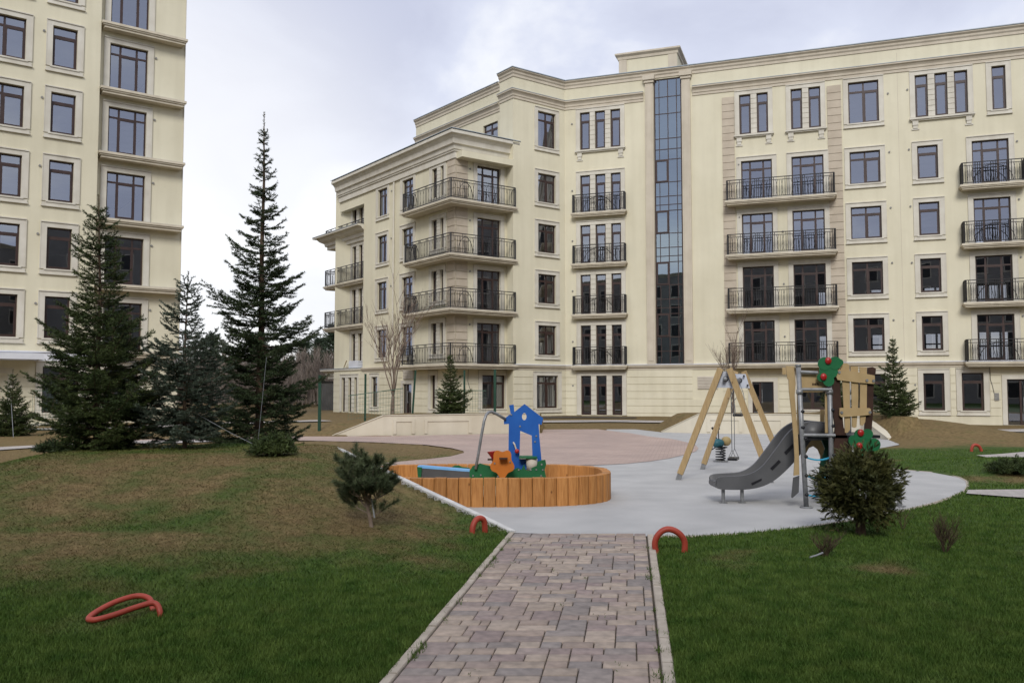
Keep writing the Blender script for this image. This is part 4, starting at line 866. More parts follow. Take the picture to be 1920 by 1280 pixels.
# ================================================================== block at the left edge
aL = rad(53.5); DL = 43.1; oL = Vector(((338 - 960) / 1620 * DL, DL)); FL = Fac(oL, (math.sin(aL), math.cos(aL)))
RL = thing('apartment_building', (oL.x, oL.y, 0), 'tall cream tower block with brown windows behind the spruces', 'building', world=True)
hL = []; hL2 = []; k = 1.039; FL2 = Fac(FL.xy(0, -.42), FL.d); LT = [5.95, 9.15, 12.3, 15.5, 18.65, 21.85, 25.05]
def L(u): return u * k
for i, z in enumerate(LT):
    window(FL, RL, hL, 'W1', z - 1.92, z, [(L(-5.86), L(-4.86))]); window(FL, RL, hL, 'W2', z - 1.92, z, [(L(-8.55), L(-6.92))]); window(FL, RL, hL, 'W2', z - 1.92, z, [(L(-12.2), L(-10.6))])
    zt = z - .06; window(FL2, RL, hL2, 'D3', zt - 2.33, zt, [(L(-3.42) + .02, L(-1.73) + .02)], sur=(True, False), doorlike=True)
window(FL, RL, hL, 'W2', .62, 2.72, [(L(-5.86), L(-4.4))]); window(FL2, RL, hL2, 'D3', .62, 2.72, [(L(-3.3), L(-1.8))])
window(FL, RL, hL, 'W2', .62, 2.72, [(L(-12.2), L(-10.6))])
mb = MB(); ZL = 27.4
wall(mb, FL, -16, L(-3.88), -.3, ZL, hL); wall(mb, FL2, L(-3.88), 0, -.3, ZL, hL2)
mb.quad(FL2.pt(L(-3.88), 0, -.3), FL.pt(L(-3.88), 0, -.3), FL.pt(L(-3.88), 0, ZL), FL2.pt(L(-3.88), 0, ZL))
mb.quad(FL2.pt(0, 0, -.3), FL2.pt(0, -13, -.3), FL2.pt(0, -13, ZL), FL2.pt(0, 0, ZL)); mb.quad(FL2.pt(0, -13, -.3), FL2.pt(-16, -13, -.3), FL2.pt(-16, -13, ZL), FL2.pt(0, -13, ZL)); mb.quad(FL.pt(-16, 0, -.3), FL.pt(-16, -13, -.3), FL.pt(-16, -13, ZL), FL.pt(-16, 0, ZL))
mb.build('wall', 'stucco', RL)
mb = MB(); mb.quad(*[FL.pt(u, o, ZL - .02) for u, o in ((-16, 0), (L(-3.88), 0), (0, -.42), (0, -13.4), (-16, -13.4))])
for z in LT[:-1]: mb.quad(*[FL.pt(u, o, z + .55) for u, o in ((-15.6, -.7), (-.3, -.9), (-.3, -12.8), (-15.6, -12.8))])
mb.build('roof', 'roof', RL)
for z in LT: balcony(FL2, RL, L(-3.86), -.02, z - 2.43, .62, rail=False, th=.3, name='ledge')
m = MB(); boards(m, FL, -16, L(-3.9), [.0, .45, .9, 1.35, 1.8, 2.25, 2.7], hL, pad=.3); m.build('rustication', 'rustic', RL); m = MB(); boards(m, FL2, L(-3.84), -.02, [.0, .45, .9, 1.35, 1.8, 2.25, 2.7], hL2, pad=.3); m.build('rustication', 'rustic', RL)
m = MB(); FL.box(m, -16, L(-3.88), .001, .05, 2.98, 3.42); FL2.box(m, L(-3.88), 0, .001, .05, 2.98, 3.42); FL.box(m, -16, L(-3.88), .051, .10, 3.36, 3.42); m.build('string_course', 'white_metal', RL)
m = MB(); FL.box(m, -9.6, L(-6.05), .11, 1.45, 3.05, 3.16); FL.box(m, -9.62, L(-6.05) + .02, 1.4, 1.47, 3.0, 3.26); FL.box(m, L(-6.05) - .06, L(-6.05) + .02, .11, 1.399, 3.0, 3.26); cn = m.build('entrance_canopy', 'white_metal', RL)
entrance(FL, (L(-8.6), L(-7.2), .1, 2.4), [], RL)
m = MB(); FL.box(m, -10, L(-4.1), .031, .5, -.2, .14); m.build('step', 'trim', RL)
vents(FL, RL, [(L(-6.22), z - .35) for z in LT[:6]]); vents(FL2, RL, [(L(-1.35), z - .35) for z in LT[:6]])
m = MB(); FL2.box(m, .0, .03, -.05, .05, 3.5, ZL); m.build('corner_trim', 'trim', RL)

# ================================================================== blocks behind and beside the viewer: the windows mirror them
def plain_block(loc_o, d, length, H_, depth, label, mat='brown_back'):
    F = Fac(loc_o, d); r = thing('apartment_building', (loc_o[0], loc_o[1], 0), label, 'building', world=True)
    mb = MB(); F.box(mb, 0, length, -depth, 0, -.5, H_); mb.build('wall', mat, r)
    m = MB(); m.sweep([F.xy(0), F.xy(length)], [(.001, H_ - .5), (.3, H_ - .1), (.3, H_), (.001, H_ + .05)]); m.build('cornice', 'cornice', r)
    n = int(length / 3.4); g = MB(); f = MB()
    for i in range(n):
        for s in range(int((H_ - 1) / 3.2)):
            u = 1.2 + i * 3.4; z = .8 + s * 3.2
            if (i * 7 + s * 3) % 19 == 5: continue
            F.box(f, u - .15, u + 1.6, .001, .04, z - .15, z + 2.0); F.box(g, u, u + 1.45, .041, .05, z, z + 1.85)
    f.build('surround', 'cornice', r); g.build('window_glazing', 'iron', r)
plain_block((38, -24), (-1, .0), 112, 20.6, 12, 'brown five-storey block across the courtyard, mirrored in the windows')
plain_block((51.4, 45), (-.30, -.954), 64, 22.6, 12, 'brown six-storey block closing the far side of the courtyard, mirrored in the windows')
# ================================================================== low garden walls
def retaining(name, pts, tops, label):
    r = thing(name, (pts[0][0], pts[0][1], 0), label, 'garden wall', world=True)
    mb = MB(); n = len(pts); P = [Vector((p[0], p[1])) for p in pts]; nn = []
    for i in range(n):
        a = P[max(0, i - 1)]; b = P[min(n - 1, i + 1)]; d = (b - a).normalized(); nn.append(Vector((d.y, -d.x)))
    f = [P[i] for i in range(n)]; bk = [P[i] - nn[i] * .24 for i in range(n)]
    for i in range(n - 1):
        mb.hexa([(*f[i], -.2), (*f[i + 1], -.2), (*bk[i + 1], -.2), (*bk[i], -.2), (*f[i], tops[i]), (*f[i + 1], tops[i + 1]), (*bk[i + 1], tops[i + 1]), (*bk[i], tops[i])])
    mb.build('wall_body', 'wallplaster', r)
    c = MB()
    for i in range(n - 1):
        a, b = f[i] + nn[i] * .03, f[i + 1] + nn[i + 1] * .03; e, g = bk[i] - nn[i] * .03, bk[i + 1] - nn[i + 1] * .03
        c.hexa([(*a, tops[i] + .001), (*b, tops[i + 1] + .001), (*g, tops[i + 1] + .001), (*e, tops[i] + .001), (*a, tops[i] + .022), (*b, tops[i + 1] + .022), (*g, tops[i + 1] + .022), (*e, tops[i] + .022)])
    c.build('capping', 'wallplaster', r); return r, f, nn
def resample(pts, tops, step):
    P = [(*p, t) for p, t in zip(pts, tops)]; out = []
    for a, b in zip(P[:-1], P[1:]):
        L = math.hypot(b[0] - a[0], b[1] - a[1]); n = max(1, int(L / step))
        out += [tuple(a[k] + (b[k] - a[k]) * i / n for k in range(3)) for i in range(n)]
    out.append(P[-1]); return [(x, y) for x, y, _ in out], [t for *_, t in out]
p_, t_ = resample(WALLL, [0.02, .72, .74, .74], .6); r, f, nn = retaining('retaining_wall', p_, t_, 'cream rendered retaining wall behind the sandbox, its end ramping up beside dry grass')
p2, t2 = resample(WALLR, [0.02, .73, .73, .72, .68, .05], .6); r2, f2, nn2 = retaining('retaining_wall', p2, t2, 'cream rendered retaining wall behind the swing and the slide tower')
# faint recessed panels in the render of both walls
def panels(root, pts, rng_):
    m = MB()
    for s0, s1 in rng_:
        a, b = Vector(pts[0]), Vector(pts[1]); d = (b - a).normalized(); n = Vector((d.y, -d.x)); q = lambda s, o, z: (*(a + d * s + n * o), z)
        for (u0, u1, z0, z1) in ((s0, s0 + .12, .06, .6), (s1 - .12, s1, .06, .6), (s0 + .12, s1 - .12, .50, .6)):
            m.hexa([q(u0, .03, z0), q(u1, .03, z0), q(u1, .001, z0), q(u0, .001, z0), q(u0, .03, z1), q(u1, .03, z1), q(u1, .001, z1), q(u0, .001, z1)])
    m.build('panel_moulding', 'wallplaster', root)
panels(r, [WALLL[1], WALLL[2]], [(.35, 1.15), (1.5, 3.3)]); panels(r2, [WALLR[1], WALLR[2]], [(.3, 1.6), (1.9, 3.1)])

# ================================================================== wire fence by the block
def fence(label, posts, mesh_runs, gate=None):
    r = thing('wire_fence', (posts[0][0], posts[0][1], 0), label, 'fence', world=True)
    for x, y, z, h, lean, w in posts:
        m = MB(); m.bar((x, y, z - .2), (x + lean, y, z + h), w, w, up=(0, 1, 0)); m.box(x + lean - w * .6, x + lean + w * .6, y - w * .6, y + w * .6, z + h + .001, z + h + .02); m.build('post', 'dgreen', r)
    for (x0, y0, z0), (x1, y1, z1), h in mesh_runs:
        m = MB(); n = int(math.hypot(x1 - x0, y1 - y0) / .11)
        for i in range(n + 1):
            t = i / n; x, y, z = x0 + (x1 - x0) * t, y0 + (y1 - y0) * t, z0 + (z1 - z0) * t; m.bar((x, y, z + .05), (x, y, z + h), .007)
        for q in np.linspace(.08, h, 7): m.bar((x0, y0, z0 + q), (x1, y1, z1 + q), .008 if q < h - .01 else .03)
        m.build('mesh_panel', 'wire', r)
    return r
fz = lambda x, y: hz(x, y)
def postat(px, y, h, lean=0, w=.075): x = (px - 960) / 1620 * y * 1.002; return (x, y, fz(x, y), h, lean, w)
fence('green wire fence with tall posts in front of the corner of the stepped block', [postat(601, 31.5, 2.0, 0, .10), postat(686, 35.2, 2.05), postat(774, 35.5, 1.75, .12), postat(871, 36.0, 1.75), postat(928, 35.0, 1.75, 0, .10)],
      [((-6.35, 33.6, fz(-6.35, 33.6)), (-4.3, 34.2, fz(-4.3, 34.2)), 1.0), ((-3.2, 36.2, fz(-3.2, 36.2)), (-1.1, 36.4, fz(-1.1, 36.4)), .95)])
fence('low green wire fence at the foot of the tower block', [postat(118, 33, .7, 0, .06), postat(30, 31.5, .8, 0, .05)], [((-18.6, 33.6, .02), (-16.9, 34.6, .02), 1.6)])
# boarded fence glimpsed far behind
r = thing('board_fence', (-14.4, 70, 0), 'dark grey boarded fence far behind the stepped block', 'fence', world=True)
m = MB()
for i in range(16): m.box(-15.6 + i * .2, -15.42 + i * .2, 70, 70.05, 0, 2.3)
m.build('boards', 'roof', r); m = MB(); m.box(-15.7, -12.3, 69.9, 70.1, 2.301, 2.4); m.build('rail', 'iron', r)

# ================================================================== sandbox and play panels
SB = (-.44, 13.28)
def superell(a, b, n, k):
    out = []
    for i in range(k):
        t = 2 * PI * i / k; c, s = math.cos(t), math.sin(t); out.append((a * math.copysign(abs(c) ** (2 / n), c), b * math.copysign(abs(s) ** (2 / n), s)))
    return out
r = thing('sandbox', (SB[0], SB[1], 0), 'oval sandbox ringed with upright orange pine logs', 'sandbox')
big = superell(1.91, 1.22, 2.7, 720); L = [0]
for i in range(720): L.append(L[-1] + math.hypot(big[(i + 1) % 720][0] - big[i][0], big[(i + 1) % 720][1] - big[i][1]))
nl = 61; mb = MB()
for i in range(nl):
    s0 = L[-1] * i / nl + .004; s1 = L[-1] * (i + 1) / nl - .004
    def at_s(s): j = min(719, int(np.searchsorted(L, s) - 1)); t = (s - L[j]) / max(1e-9, L[j + 1] - L[j]); a, b = big[j], big[(j + 1) % 720]; return Vector((a[0] + (b[0] - a[0]) * t, a[1] + (b[1] - a[1]) * t))
    a, b = at_s(s0), at_s(s1); d = (b - a).normalized(); n = Vector((d.y, -d.x)); w = (b - a).length; hh = .395 + random.uniform(-.004, .004); pr = []
    for q in range(9):                                            # rounded outer face, flat inner face
        t = q / 8; pr.append(a + d * (w * t) + n * (.022 * math.sin(PI * t) ** .45 - .0))
    pr += [b - n * .11, a - n * .11]
    top = [p - n * .0 for p in pr]; cen = sum(pr, Vector((0, 0))) / len(pr); ins = [cen + (p - cen) * .94 for p in pr]; k = len(pr)
    mb.add([(*p, -.05) for p in pr] + [(*p, hh - .008) for p in pr] + [(*p, hh) for p in ins], [tuple(range(2 * k, 3 * k))] + [(j, (j + 1) % k, k + (j + 1) % k, k + j) for j in range(k)] + [(k + j, k + (j + 1) % k, 2 * k + (j + 1) % k, 2 * k + j) for j in range(k)])
mb.build('log_wall', 'palisade', r)
mb = MB(); mb.add([(x * .97, y * .97, .13) for x, y in superell(1.87, 1.18, 2.7, 60)], [tuple(range(60))]); mb.build('sand_bed', 'sand', r)

def shape(mb, pts, y, th=.024, holes=()):
    """panel in the xz plane with holes, extruded along +y"""
    bm = bmesh.new(); eds = []
    for loop in (pts, *holes):
        vs = [bm.verts.new((p[0], y, p[1])) for p in loop]; eds += [bm.edges.new((vs[i], vs[(i + 1) % len(vs)])) for i in range(len(vs))]
    g = bmesh.ops.triangle_fill(bm, use_beauty=True, use_dissolve=False, edges=eds)
    fs = [f for f in g['geom'] if isinstance(f, bmesh.types.BMFace)]; bmesh.ops.recalc_face_normals(bm, faces=fs)
    e = bmesh.ops.extrude_face_region(bm, geom=fs); vs = [v for v in e['geom'] if isinstance(v, bmesh.types.BMVert)]; bmesh.ops.translate(bm, vec=(0, th, 0), verts=vs); bmesh.ops.recalc_face_normals(bm, faces=bm.faces)
    bm.verts.index_update(); mb.add([tuple(v.co) for v in bm.verts], [[v.index for v in f.verts] for f in bm.faces]); bm.free()
def ngon(cx, cz, rx, rz=None, n=20): rz = rz or rx; return [(cx + rx * math.cos(2 * PI * i / n), cz + rz * math.sin(2 * PI * i / n)) for i in range(n)]
def bolts(parent, spots, y, rr=.018, mat='steel'):
    m = MB()
    for x, z in spots: m.tube([(x, y, z), (x, y - .014, z)], rr, 8)
    return m.build('bolt_caps', mat, parent)
# px -> local metres on a plane at depth y, used for the drawn outlines of the cut-out panels
def pl(px, py, y):
    t = math.atan((640 - py) / 1620) + math.atan(93 / 1620); s = math.cos(math.atan(93 / 1620)) - (640 - py) / 1620 * math.sin(math.atan(93 / 1620))
    return ((px - 960) / 1620 * y / s, 1.6 + y * math.tan(t))
def crop(x, z, y): return pl(700 + x / 4, 720 + z / 4, y)          # a 4x enlargement of that part
Y0 = 13.15; HX = .1
T = thing('play_panel_set', (HX, Y0, .05), 'blue cut-out house with green hedge, orange flower and crane pipe in the sandbox', 'play panel')
def lp(pts, y=Y0): return [(p[0] - HX, p[1] - .05) for p in (crop(a, b, y) for a, b in pts)]
m = MB(); house = [(1012, 640), (1016, 298), (980, 300), (978, 262), (1030, 222), (1018, 158), (1052, 152), (1058, 208), (1134, 148), (1274, 255), (1262, 304), (1240, 300), (1246, 400), (1268, 640)]
shape(m, lp(house), 0, .026, [lp([(1096, 560), (1102, 350), (1188, 385), (1194, 560)]), [(p[0], p[1]) for p in lp([(1132 + 17 * math.cos(t), 243 + 27 * math.sin(t)) for t in np.linspace(0, 2 * PI, 19)[:-1]])]])
hp = m.build('house_panel', 'blue', T); bolts(hp, lp([(1100, 315), (1222, 388), (1212, 430), (1034, 228), (988, 262)]), 0, .014)
m = MB(); hedge = [(722, 720), (722, 650), (745, 612), (775, 604), (800, 592), (840, 604), (888, 615), (888, 650), (1050, 640), (1085, 625), (1110, 640), (1130, 600), (1142, 640), (1165, 650), (1190, 625), (1225, 612), (1232, 580), (1262, 568), (1290, 566), (1296, 600), (1284, 640), (1296, 700), (1290, 760), (722, 760)]
shape(m, lp(hedge, Y0 - .18), -.2, .026); hg = m.build('hedge_panel', 'green', T); bolts(hg, lp([(748, 684), (806, 680), (1090, 640), (1180, 640), (1222, 638), (1258, 684), (1262, 600), (1270, 640)], Y0 - .18), -.2, .013)
m = MB(); fl = []
cx, cz = 968, 594
for i in range(60):
    t = 2 * PI * i / 60; rr_ = 90 * (1 + .13 * math.cos(5 * (t - PI))); fl.append((cx + rr_ * .92 * math.sin(t), cz - rr_ * 1.12 * math.cos(t)))
shape(m, lp(fl, Y0 - .42), -.44, .026); fp = m.build('flower_panel', 'orange', T); bolts(fp, lp([(910, 592), (1026, 582), (934, 690)], Y0 - .42), -.44, .013)
m = MB(); q = lp([(772, 625), (790, 530), (815, 380), (835, 270), (850, 225), (868, 208), (890, 206), (930, 225), (990, 262)])
m.smooth = True; m.tube([(x, -.24 if i < 4 else -.24 + .22 * (i - 3) / 5, z) for i, (x, z) in enumerate(q)], .022, 10); m.build('crane_pipe', 'steel', T)
m = MB(); a = lp([(338, 625), (722, 648), (722, 720), (345, 720)], Y0 - .1); m.prism([(x, -.12, z) for x, z in a], (0, .03, 0)); tr = m.build('tray_front', 'slide', T)
m = MB(); a = lp([(332, 612), (362, 610), (722, 640), (722, 655), (338, 626)], Y0 - .1); m.prism([(x, -.125, z) for x, z in a], (0, .16, 0)); m.build('tray_rim', 'lightblue', tr)
m = MB(); a = lp([(330, 618), (366, 622), (358, 735), (340, 735)], Y0 - .1); m.prism([(x, -.15, z) for x, z in a], (0, .024, 0)); m.build('tray_end', 'green', T)
m = MB(); a = lp([(580, 628), (605, 612), (640, 610), (665, 622), (700, 626), (722, 630), (722, 760), (580, 760)], Y0 + .2); m.prism([(x, .25, z) for x, z in a], (0, .024, 0)); m.build('hedge_panel', 'green', T)
m = MB(); a, b = lp([(1092, 548), (1228, 540)], Y0 - .1); m.box(a[0], b[0], -.17, .14, a[1] - .012, a[1] + .012); tb = m.build('counter', 'green', T)
m = MB(); p = lp([(1188, 560), (1188, 648)], Y0 - .1); m.smooth = True; m.tube([(p[0][0], -.06, p[1][1]), (p[0][0], -.06, p[0][1])], [.075, .09], 14); m.build('bucket', 'louvre', tb)
m = MB(); a, b = lp([(945, 556), (1006, 560)], Y0 - .5); m.box(a[0], b[0], -.56, -.445, a[1] - .01, a[1] + .01); a, b = lp([(858, 562), (912, 560)], Y0 - .3); m.box(a[0], b[0], -.40, -.27, a[1] - .01, a[1] + .01); m.build('shelf', 'bark_panel', T)
m = MB(); c = lp([(900, 538)], Y0 - .3)[0]; m.smooth = True; m.tube([(c[0], -.34, c[1] - .08), (c[0], -.34, c[1] - .02), (c[0] - .01, -.34, c[1] + .07)], [.018, .03, .085], 14, False); m.build('funnel', 'red', T)
m = MB(); a, b = lp([(1050, 435), (1072, 490)]); m.tube([(a[0], -.03, a[1]), (a[0] + .02, -.06, a[1] - .03), (b[0], -.06, b[1])], .012, 8); cr_ = m.build('crank', 'louvre', T); m = MB(); m.smooth = True; m.ball((b[0] + .01, -.07, b[1] - .02), .036); m.build('knob', 'red', cr_)

# ================================================================== swing
A1 = [(3.0, 15.75), (4.55, 15.25)]; A2 = [(3.9, 17.85), (5.55, 17.7)]
T = thing('swing_set', (4.2, 16.6, 0), 'double swing on slanted pale timber legs with grey steel head plates', 'swing', world=True)
apex = [Vector((3.81, 15.46, 0)), Vector((4.69, 17.78, 0))]; ax = (apex[1] - apex[0]).normalized()
for ft, ap, s in ((A1, apex[0], -1), (A2, apex[1], 1)):
    fd = (Vector((*ft[1], 0)) - Vector((*ft[0], 0))).normalized()
    for f, k in zip(ft, (-1, 1)):
        base = Vector((*f, 0)); top = ap + fd * (.085 * k) + Vector((0, 0, 1.98)); low = base.lerp(top, .055)
        m = MB(); m.bar(low, top + (top - base) * .012, .105, .095, up=ax); lg = m.build('leg', 'beam', T)
        m = MB(); m.bar(base - Vector((0, 0, .02)), base.lerp(top, .06), .085, .07, up=ax); m.build('steel_foot', 'steel', lg)
    c = ap + ax * (.075 * s) ; m = MB()
    q = lambda a, z, o=0: tuple(ap + fd * a + ax * (s * -.07 + o) + Vector((0, 0, z)))
    for o in (0,): m.prism([q(-.20, 1.66), q(.20, 1.66), q(.12, 1.95), q(-.12, 1.95)], ax * .012)
    m2 = m.build('head_plate', 'plate', T); m3 = MB()
    for a, z in ((-.16, 1.72), (.16, 1.72), (-.09, 1.91), (.09, 1.91)): p = Vector(q(a, z)); m3.tube([p - ax * .085, p + ax * .02], .018, 8)
    p = Vector(q(0, 1.82)); m3.tube([p - ax * .02, p + ax * .03], .05, 14); m3.build('bolt_caps', 'bolt', m2)
m = MB(); m.smooth = True; m.tube([apex[0] + ax * -.05 + Vector((0, 0, 1.82)), apex[1] + ax * .05 + Vector((0, 0, 1.82))], .038, 12); m.build('crossbar', 'steel', T)
def seat(t, z, tilt):
    c = apex[0].lerp(apex[1], t); e = Vector((ax.y, -ax.x, 0)); m = MB(); w = .21
    m.hexa([c + ax * a + e * b + Vector((0, 0, z + d)) for d in (0, .045) for a, b in ((-w, -.085), (w, -.085), (w, .085), (-w, .085))]); st = m.build('seat', 'bolt', T)
    for k in (-1, 1):
        m = MB(); top = c + ax * (k * .25) + Vector((0, 0, 1.80))
        for b in (-.07, .07):
            pts = [top, c + ax * (k * .215) + Vector((0, 0, z + .20)), c + ax * (k * .2) + e * b + Vector((0, 0, z + .045))]
            if tilt: pts = [top, top + Vector((.04 * k, 0, -.25)) + e * (.06 * b * 10), c + ax * (k * .24) + e * (b * 1.5) + Vector((0, 0, z + .3)), c + ax * (k * .2) + e * b + Vector((0, 0, z + .045))]
            m.tube(pts, .007, 5)
        m.tube([top + Vector((0, 0, .03)), top - Vector((0, 0, .05))], .018, 6); m.build('chain', 'steel', st)
seat(.44, .30, False); seat(.82, 1.10, True)

# ================================================================== spring rider
T = thing('spring_rider', (4.74, 19.75, 0), 'spring rider shaped like a teal and yellow bee on a black coil', 'spring rider', rz=.3)
m = MB(); m.smooth = True; m.tube([(.105 * math.cos(t), .105 * math.sin(t), .03 + .29 * t / (2 * PI * 5)) for t in np.linspace(0, 2 * PI * 5, 90)], .014, 6); m.build('spring', 'bolt', T)
m = MB(); m.tube([(0, 0, 0), (0, 0, .025)], .17, 16); m.build('base_plate', 'steel', T)
m = MB(); m.smooth = True; m.ball((-.06, 0, .42), .15, .11, .105); bd = m.build('body', 'teal', T)
m = MB(); m.smooth = True; m.ball((.16, .02, .46), .12, .10, .11); m.build('tail', 'yellow', T)
for s in (-1, 1):
    m = MB(); m.smooth = True; m.tube([(-.06, .03 * s, .50), (-.10, .09 * s, .62), (-.12, .13 * s, .74)], .011, 6); m.ball((-.12, .13 * s, .755), .03); m.build('antenna', 'bolt', bd)
    m = MB(); m.smooth = True; m.tube([(-.02, .06 * s, .36), (-.10, .22 * s, .26), (-.16, .27 * s, .20)], .012, 6); m.ball((-.16, .28 * s, .20), .03); m.build('foot_rest', 'bolt', T)
m = MB(); m.box(-.1, .12, -.10, .10, .315, .34); m.build('seat_plate', 'bolt', T)

# ================================================================== slide tower
TX, TY = 4.05, 12.0
T = thing('slide_tower', (TX, TY, 0), 'tree-house slide tower with grey slide, tan picket panel and green apple leaves', 'slide tower')
def tw(pts, y=TY): return [(p[0] - TX, p[1]) for p in (pl(a, b, y) for a, b in pts)]
def cropT(pts, y=TY): return tw([(1300 + a / 3.6575, 650 + b / 3.6575) for a, b in pts], y)
def cropU(pts, y=TY): return tw([(1480 + a / 4.571, 660 + b / 4.571) for a, b in pts], y)
for (x, y, z0, dx) in ((0, 0, 0, -.075), (.37, .02, 0, -.01), (.71, .95, 0, 0), (.98, .95, 0, 0)):
    m = MB(); m.smooth = True; m.tube([(x, y, z0), (x + dx, y, 1.94)], .034, 12); m.tube([(x + dx, y, 1.94), (x + dx, y, 1.97)], .04, 12); m.tube([(x, y, .0), (x, y, .015)], .09, 12); m.tube([(x + dx * .85, y, 1.56), (x + dx * .85, y, 1.62)], .046, 12); m.build('post', 'steel', T)
m = MB(); m.tube([(1.34, .12, 0), (1.33, .12, .34)], .034, 12); m.tube([(1.34, .12, 0), (1.34, .12, .015)], .08, 12); m.build('short_post', 'steel', T)
for a, b in (((730, 172), (850, 178)), ((725, 292), (945, 292)), ((748, 604), (970, 606))):
    p, q = cropT([a, b]); m = MB(); m.tube([(p[0], -.01, p[1]), (q[0], -.01, q[1])], .024, 10); m.build('cross_bar', 'steel', T)
m = MB(); zd = p[1]; m.box(.0, 1.05, .02, .97, zd - .045, zd - .004); m.build('deck', 'bolt', T)
wav = [(645, 130), (700, 132), (712, 250), (705, 330), (716, 470), (728, 620), (735, 760), (738, 880), (733, 1000), (690, 1040), (684, 1035), (699, 886), (706, 760), (700, 640), (686, 470), (668, 310), (664, 225), (655, 215)]
m = MB(); shape(m, cropT([p for p in wav if p[1] < 890]), .06, .024); sp = m.build('side_board', 'tan', T)
m = MB(); shape(m, cropT([(697, 900), (738, 885), (733, 1000), (690, 1040), (684, 1035)]), .06, .024); m.build('board_tip', 'slide', sp)
m = MB(); shape(m, cropT([(722, 190), (850, 188), (900, 200), (945, 270), (945, 284), (725, 284)]), .04, .022); tp = m.build('name_board', 'tan', T); bolts(tp, cropT([(738, 237)]), .04, .014)
m = MB()
for i, (x, w, hh) in enumerate(((822, 7, 14), (832, 3, 12), (838, 8, 13), (849, 3, 15), (856, 8, 13))):
    q = cropT([(x, 262 - hh), (x + w, 262)]); m.box(q[0][0], q[1][0], .030, .0395, q[1][1], q[0][1])
m.build('small_lettering', 'bark_panel', tp)
m = MB(); shape(m, cropT([(750, 130), (800, 130), (800, 160), (830, 162), (830, 180), (750, 180)]), .9, .02); m.build('back_board', 'tan', T)
for pts, y in (([(918, 300), (945, 330), (945, 590), (905, 590), (905, 330)], .05), ([(872, 430), (900, 430), (900, 596), (872, 596)], .8)):
    m = MB(); shape(m, cropT(pts, TY + y), y, .022); m.build('corner_board', 'tan', T)
m = MB(); shape(m, cropT([(725, 300), (920, 300), (895, 312), (762, 312), (738, 340), (735, 600), (725, 600)]), .07, .02); m.build('door_frame', 'tan', T)
arch = [(752, 622), (962, 622), (962, 800), (872, 800), (868, 745), (850, 702), (820, 680), (790, 692), (770, 730), (762, 770), (752, 770)]
m = MB(); shape(m, cropT(arch, TY + .95), .93, .022); m.build('arch_panel', 'tan', T)
m = MB(); shape(m, cropT([(880, 640), (965, 640), (985, 720), (940, 810), (900, 960), (870, 1010), (858, 940), (872, 800), (905, 700)], TY + .3), .3, .03); m.build('dark_leg_board', 'dgreen', T)  # dark green leg-shaped board below the deck
# trunk-shaped brown uprights with the picket boards between them
m = MB(); shape(m, cropU([(372, 140), (430, 135), (440, 300), (455, 480), (470, 640), (500, 720), (545, 860), (560, 1000), (330, 1000), (360, 880), (392, 760), (398, 640), (376, 480), (362, 440), (372, 400), (358, 250)]), .02, .035); m.build('trunk_panel', 'bark_panel', T)
m = MB(); shape(m, cropU([(680, 132), (720, 126), (748, 142), (745, 180), (728, 240), (726, 380), (722, 520), (708, 720), (715, 900), (740, 1030), (640, 1030), (650, 720), (660, 520), (672, 300)]), .02, .035); m.build('trunk_panel', 'bark_panel', T)
for pts in ([(440, 110), (460, 95), (490, 92), (515, 112), (516, 150), (522, 660), (500, 690), (478, 690), (474, 560), (466, 470), (455, 255), (440, 150)], [(525, 122), (590, 122), (592, 400), (588, 470), (576, 640), (560, 648), (540, 640), (538, 470), (532, 260)], [(605, 126), (665, 130), (665, 270), (664, 470), (650, 600), (630, 630), (608, 625), (606, 480), (608, 260)]):
    m = MB(); shape(m, cropU(pts), -.0, .02); m.build('picket', 'tan', T)
for pts, bl in (([(395, 150), (408, 146), (560, 168), (724, 200), (726, 262), (715, 272), (560, 258), (408, 238), (390, 200)], [(420, 172), (656, 242), (712, 246)]), ([(425, 480), (440, 476), (680, 478), (692, 490), (690, 535), (600, 545), (440, 556), (424, 540)], [(440, 516), (682, 514)])):
    m = MB(); shape(m, cropU(pts), -.03, .024); rb = m.build('rail_board', 'tan', T); bolts(rb, cropU(bl), -.03, .02)
def leafcluster(lobes, apples, y, cut=()):
    # overlapping round lobes cut from one board, fronts a millimetre apart
    m = MB()
    for i, (lx, lz, lr) in enumerate(lobes): m.prism([(p[0], y + .0012 * i, p[1]) for p in cropU([(lx + lr * math.cos(t), lz + lr * math.sin(t)) for t in np.linspace(0, 2 * PI, 25)[:-1]])], (0, .02, 0))
    lc = m.build('leaf_panel', 'green', T)
    for a, b in apples:
        p = cropU([(a, b)])[0]; m = MB(); m.smooth = True; m.ball((p[0], y - .012, p[1]), .045, .03, .05); m.build('apple', 'red', lc)
leafcluster([(290, 100, 56), (380, 95, 55), (420, 90, 30), (265, 215, 38), (325, 245, 48), (300, 160, 55), (345, 165, 60)], [(318, 76), (278, 212)], -.06, [(285, 140), (342, 110)])
leafcluster([(590, 705, 48), (655, 700, 45), (540, 755, 48), (710, 790, 55), (600, 800, 60), (650, 790, 60), (590, 850, 40)], [(592, 688), (580, 800)], -.07)
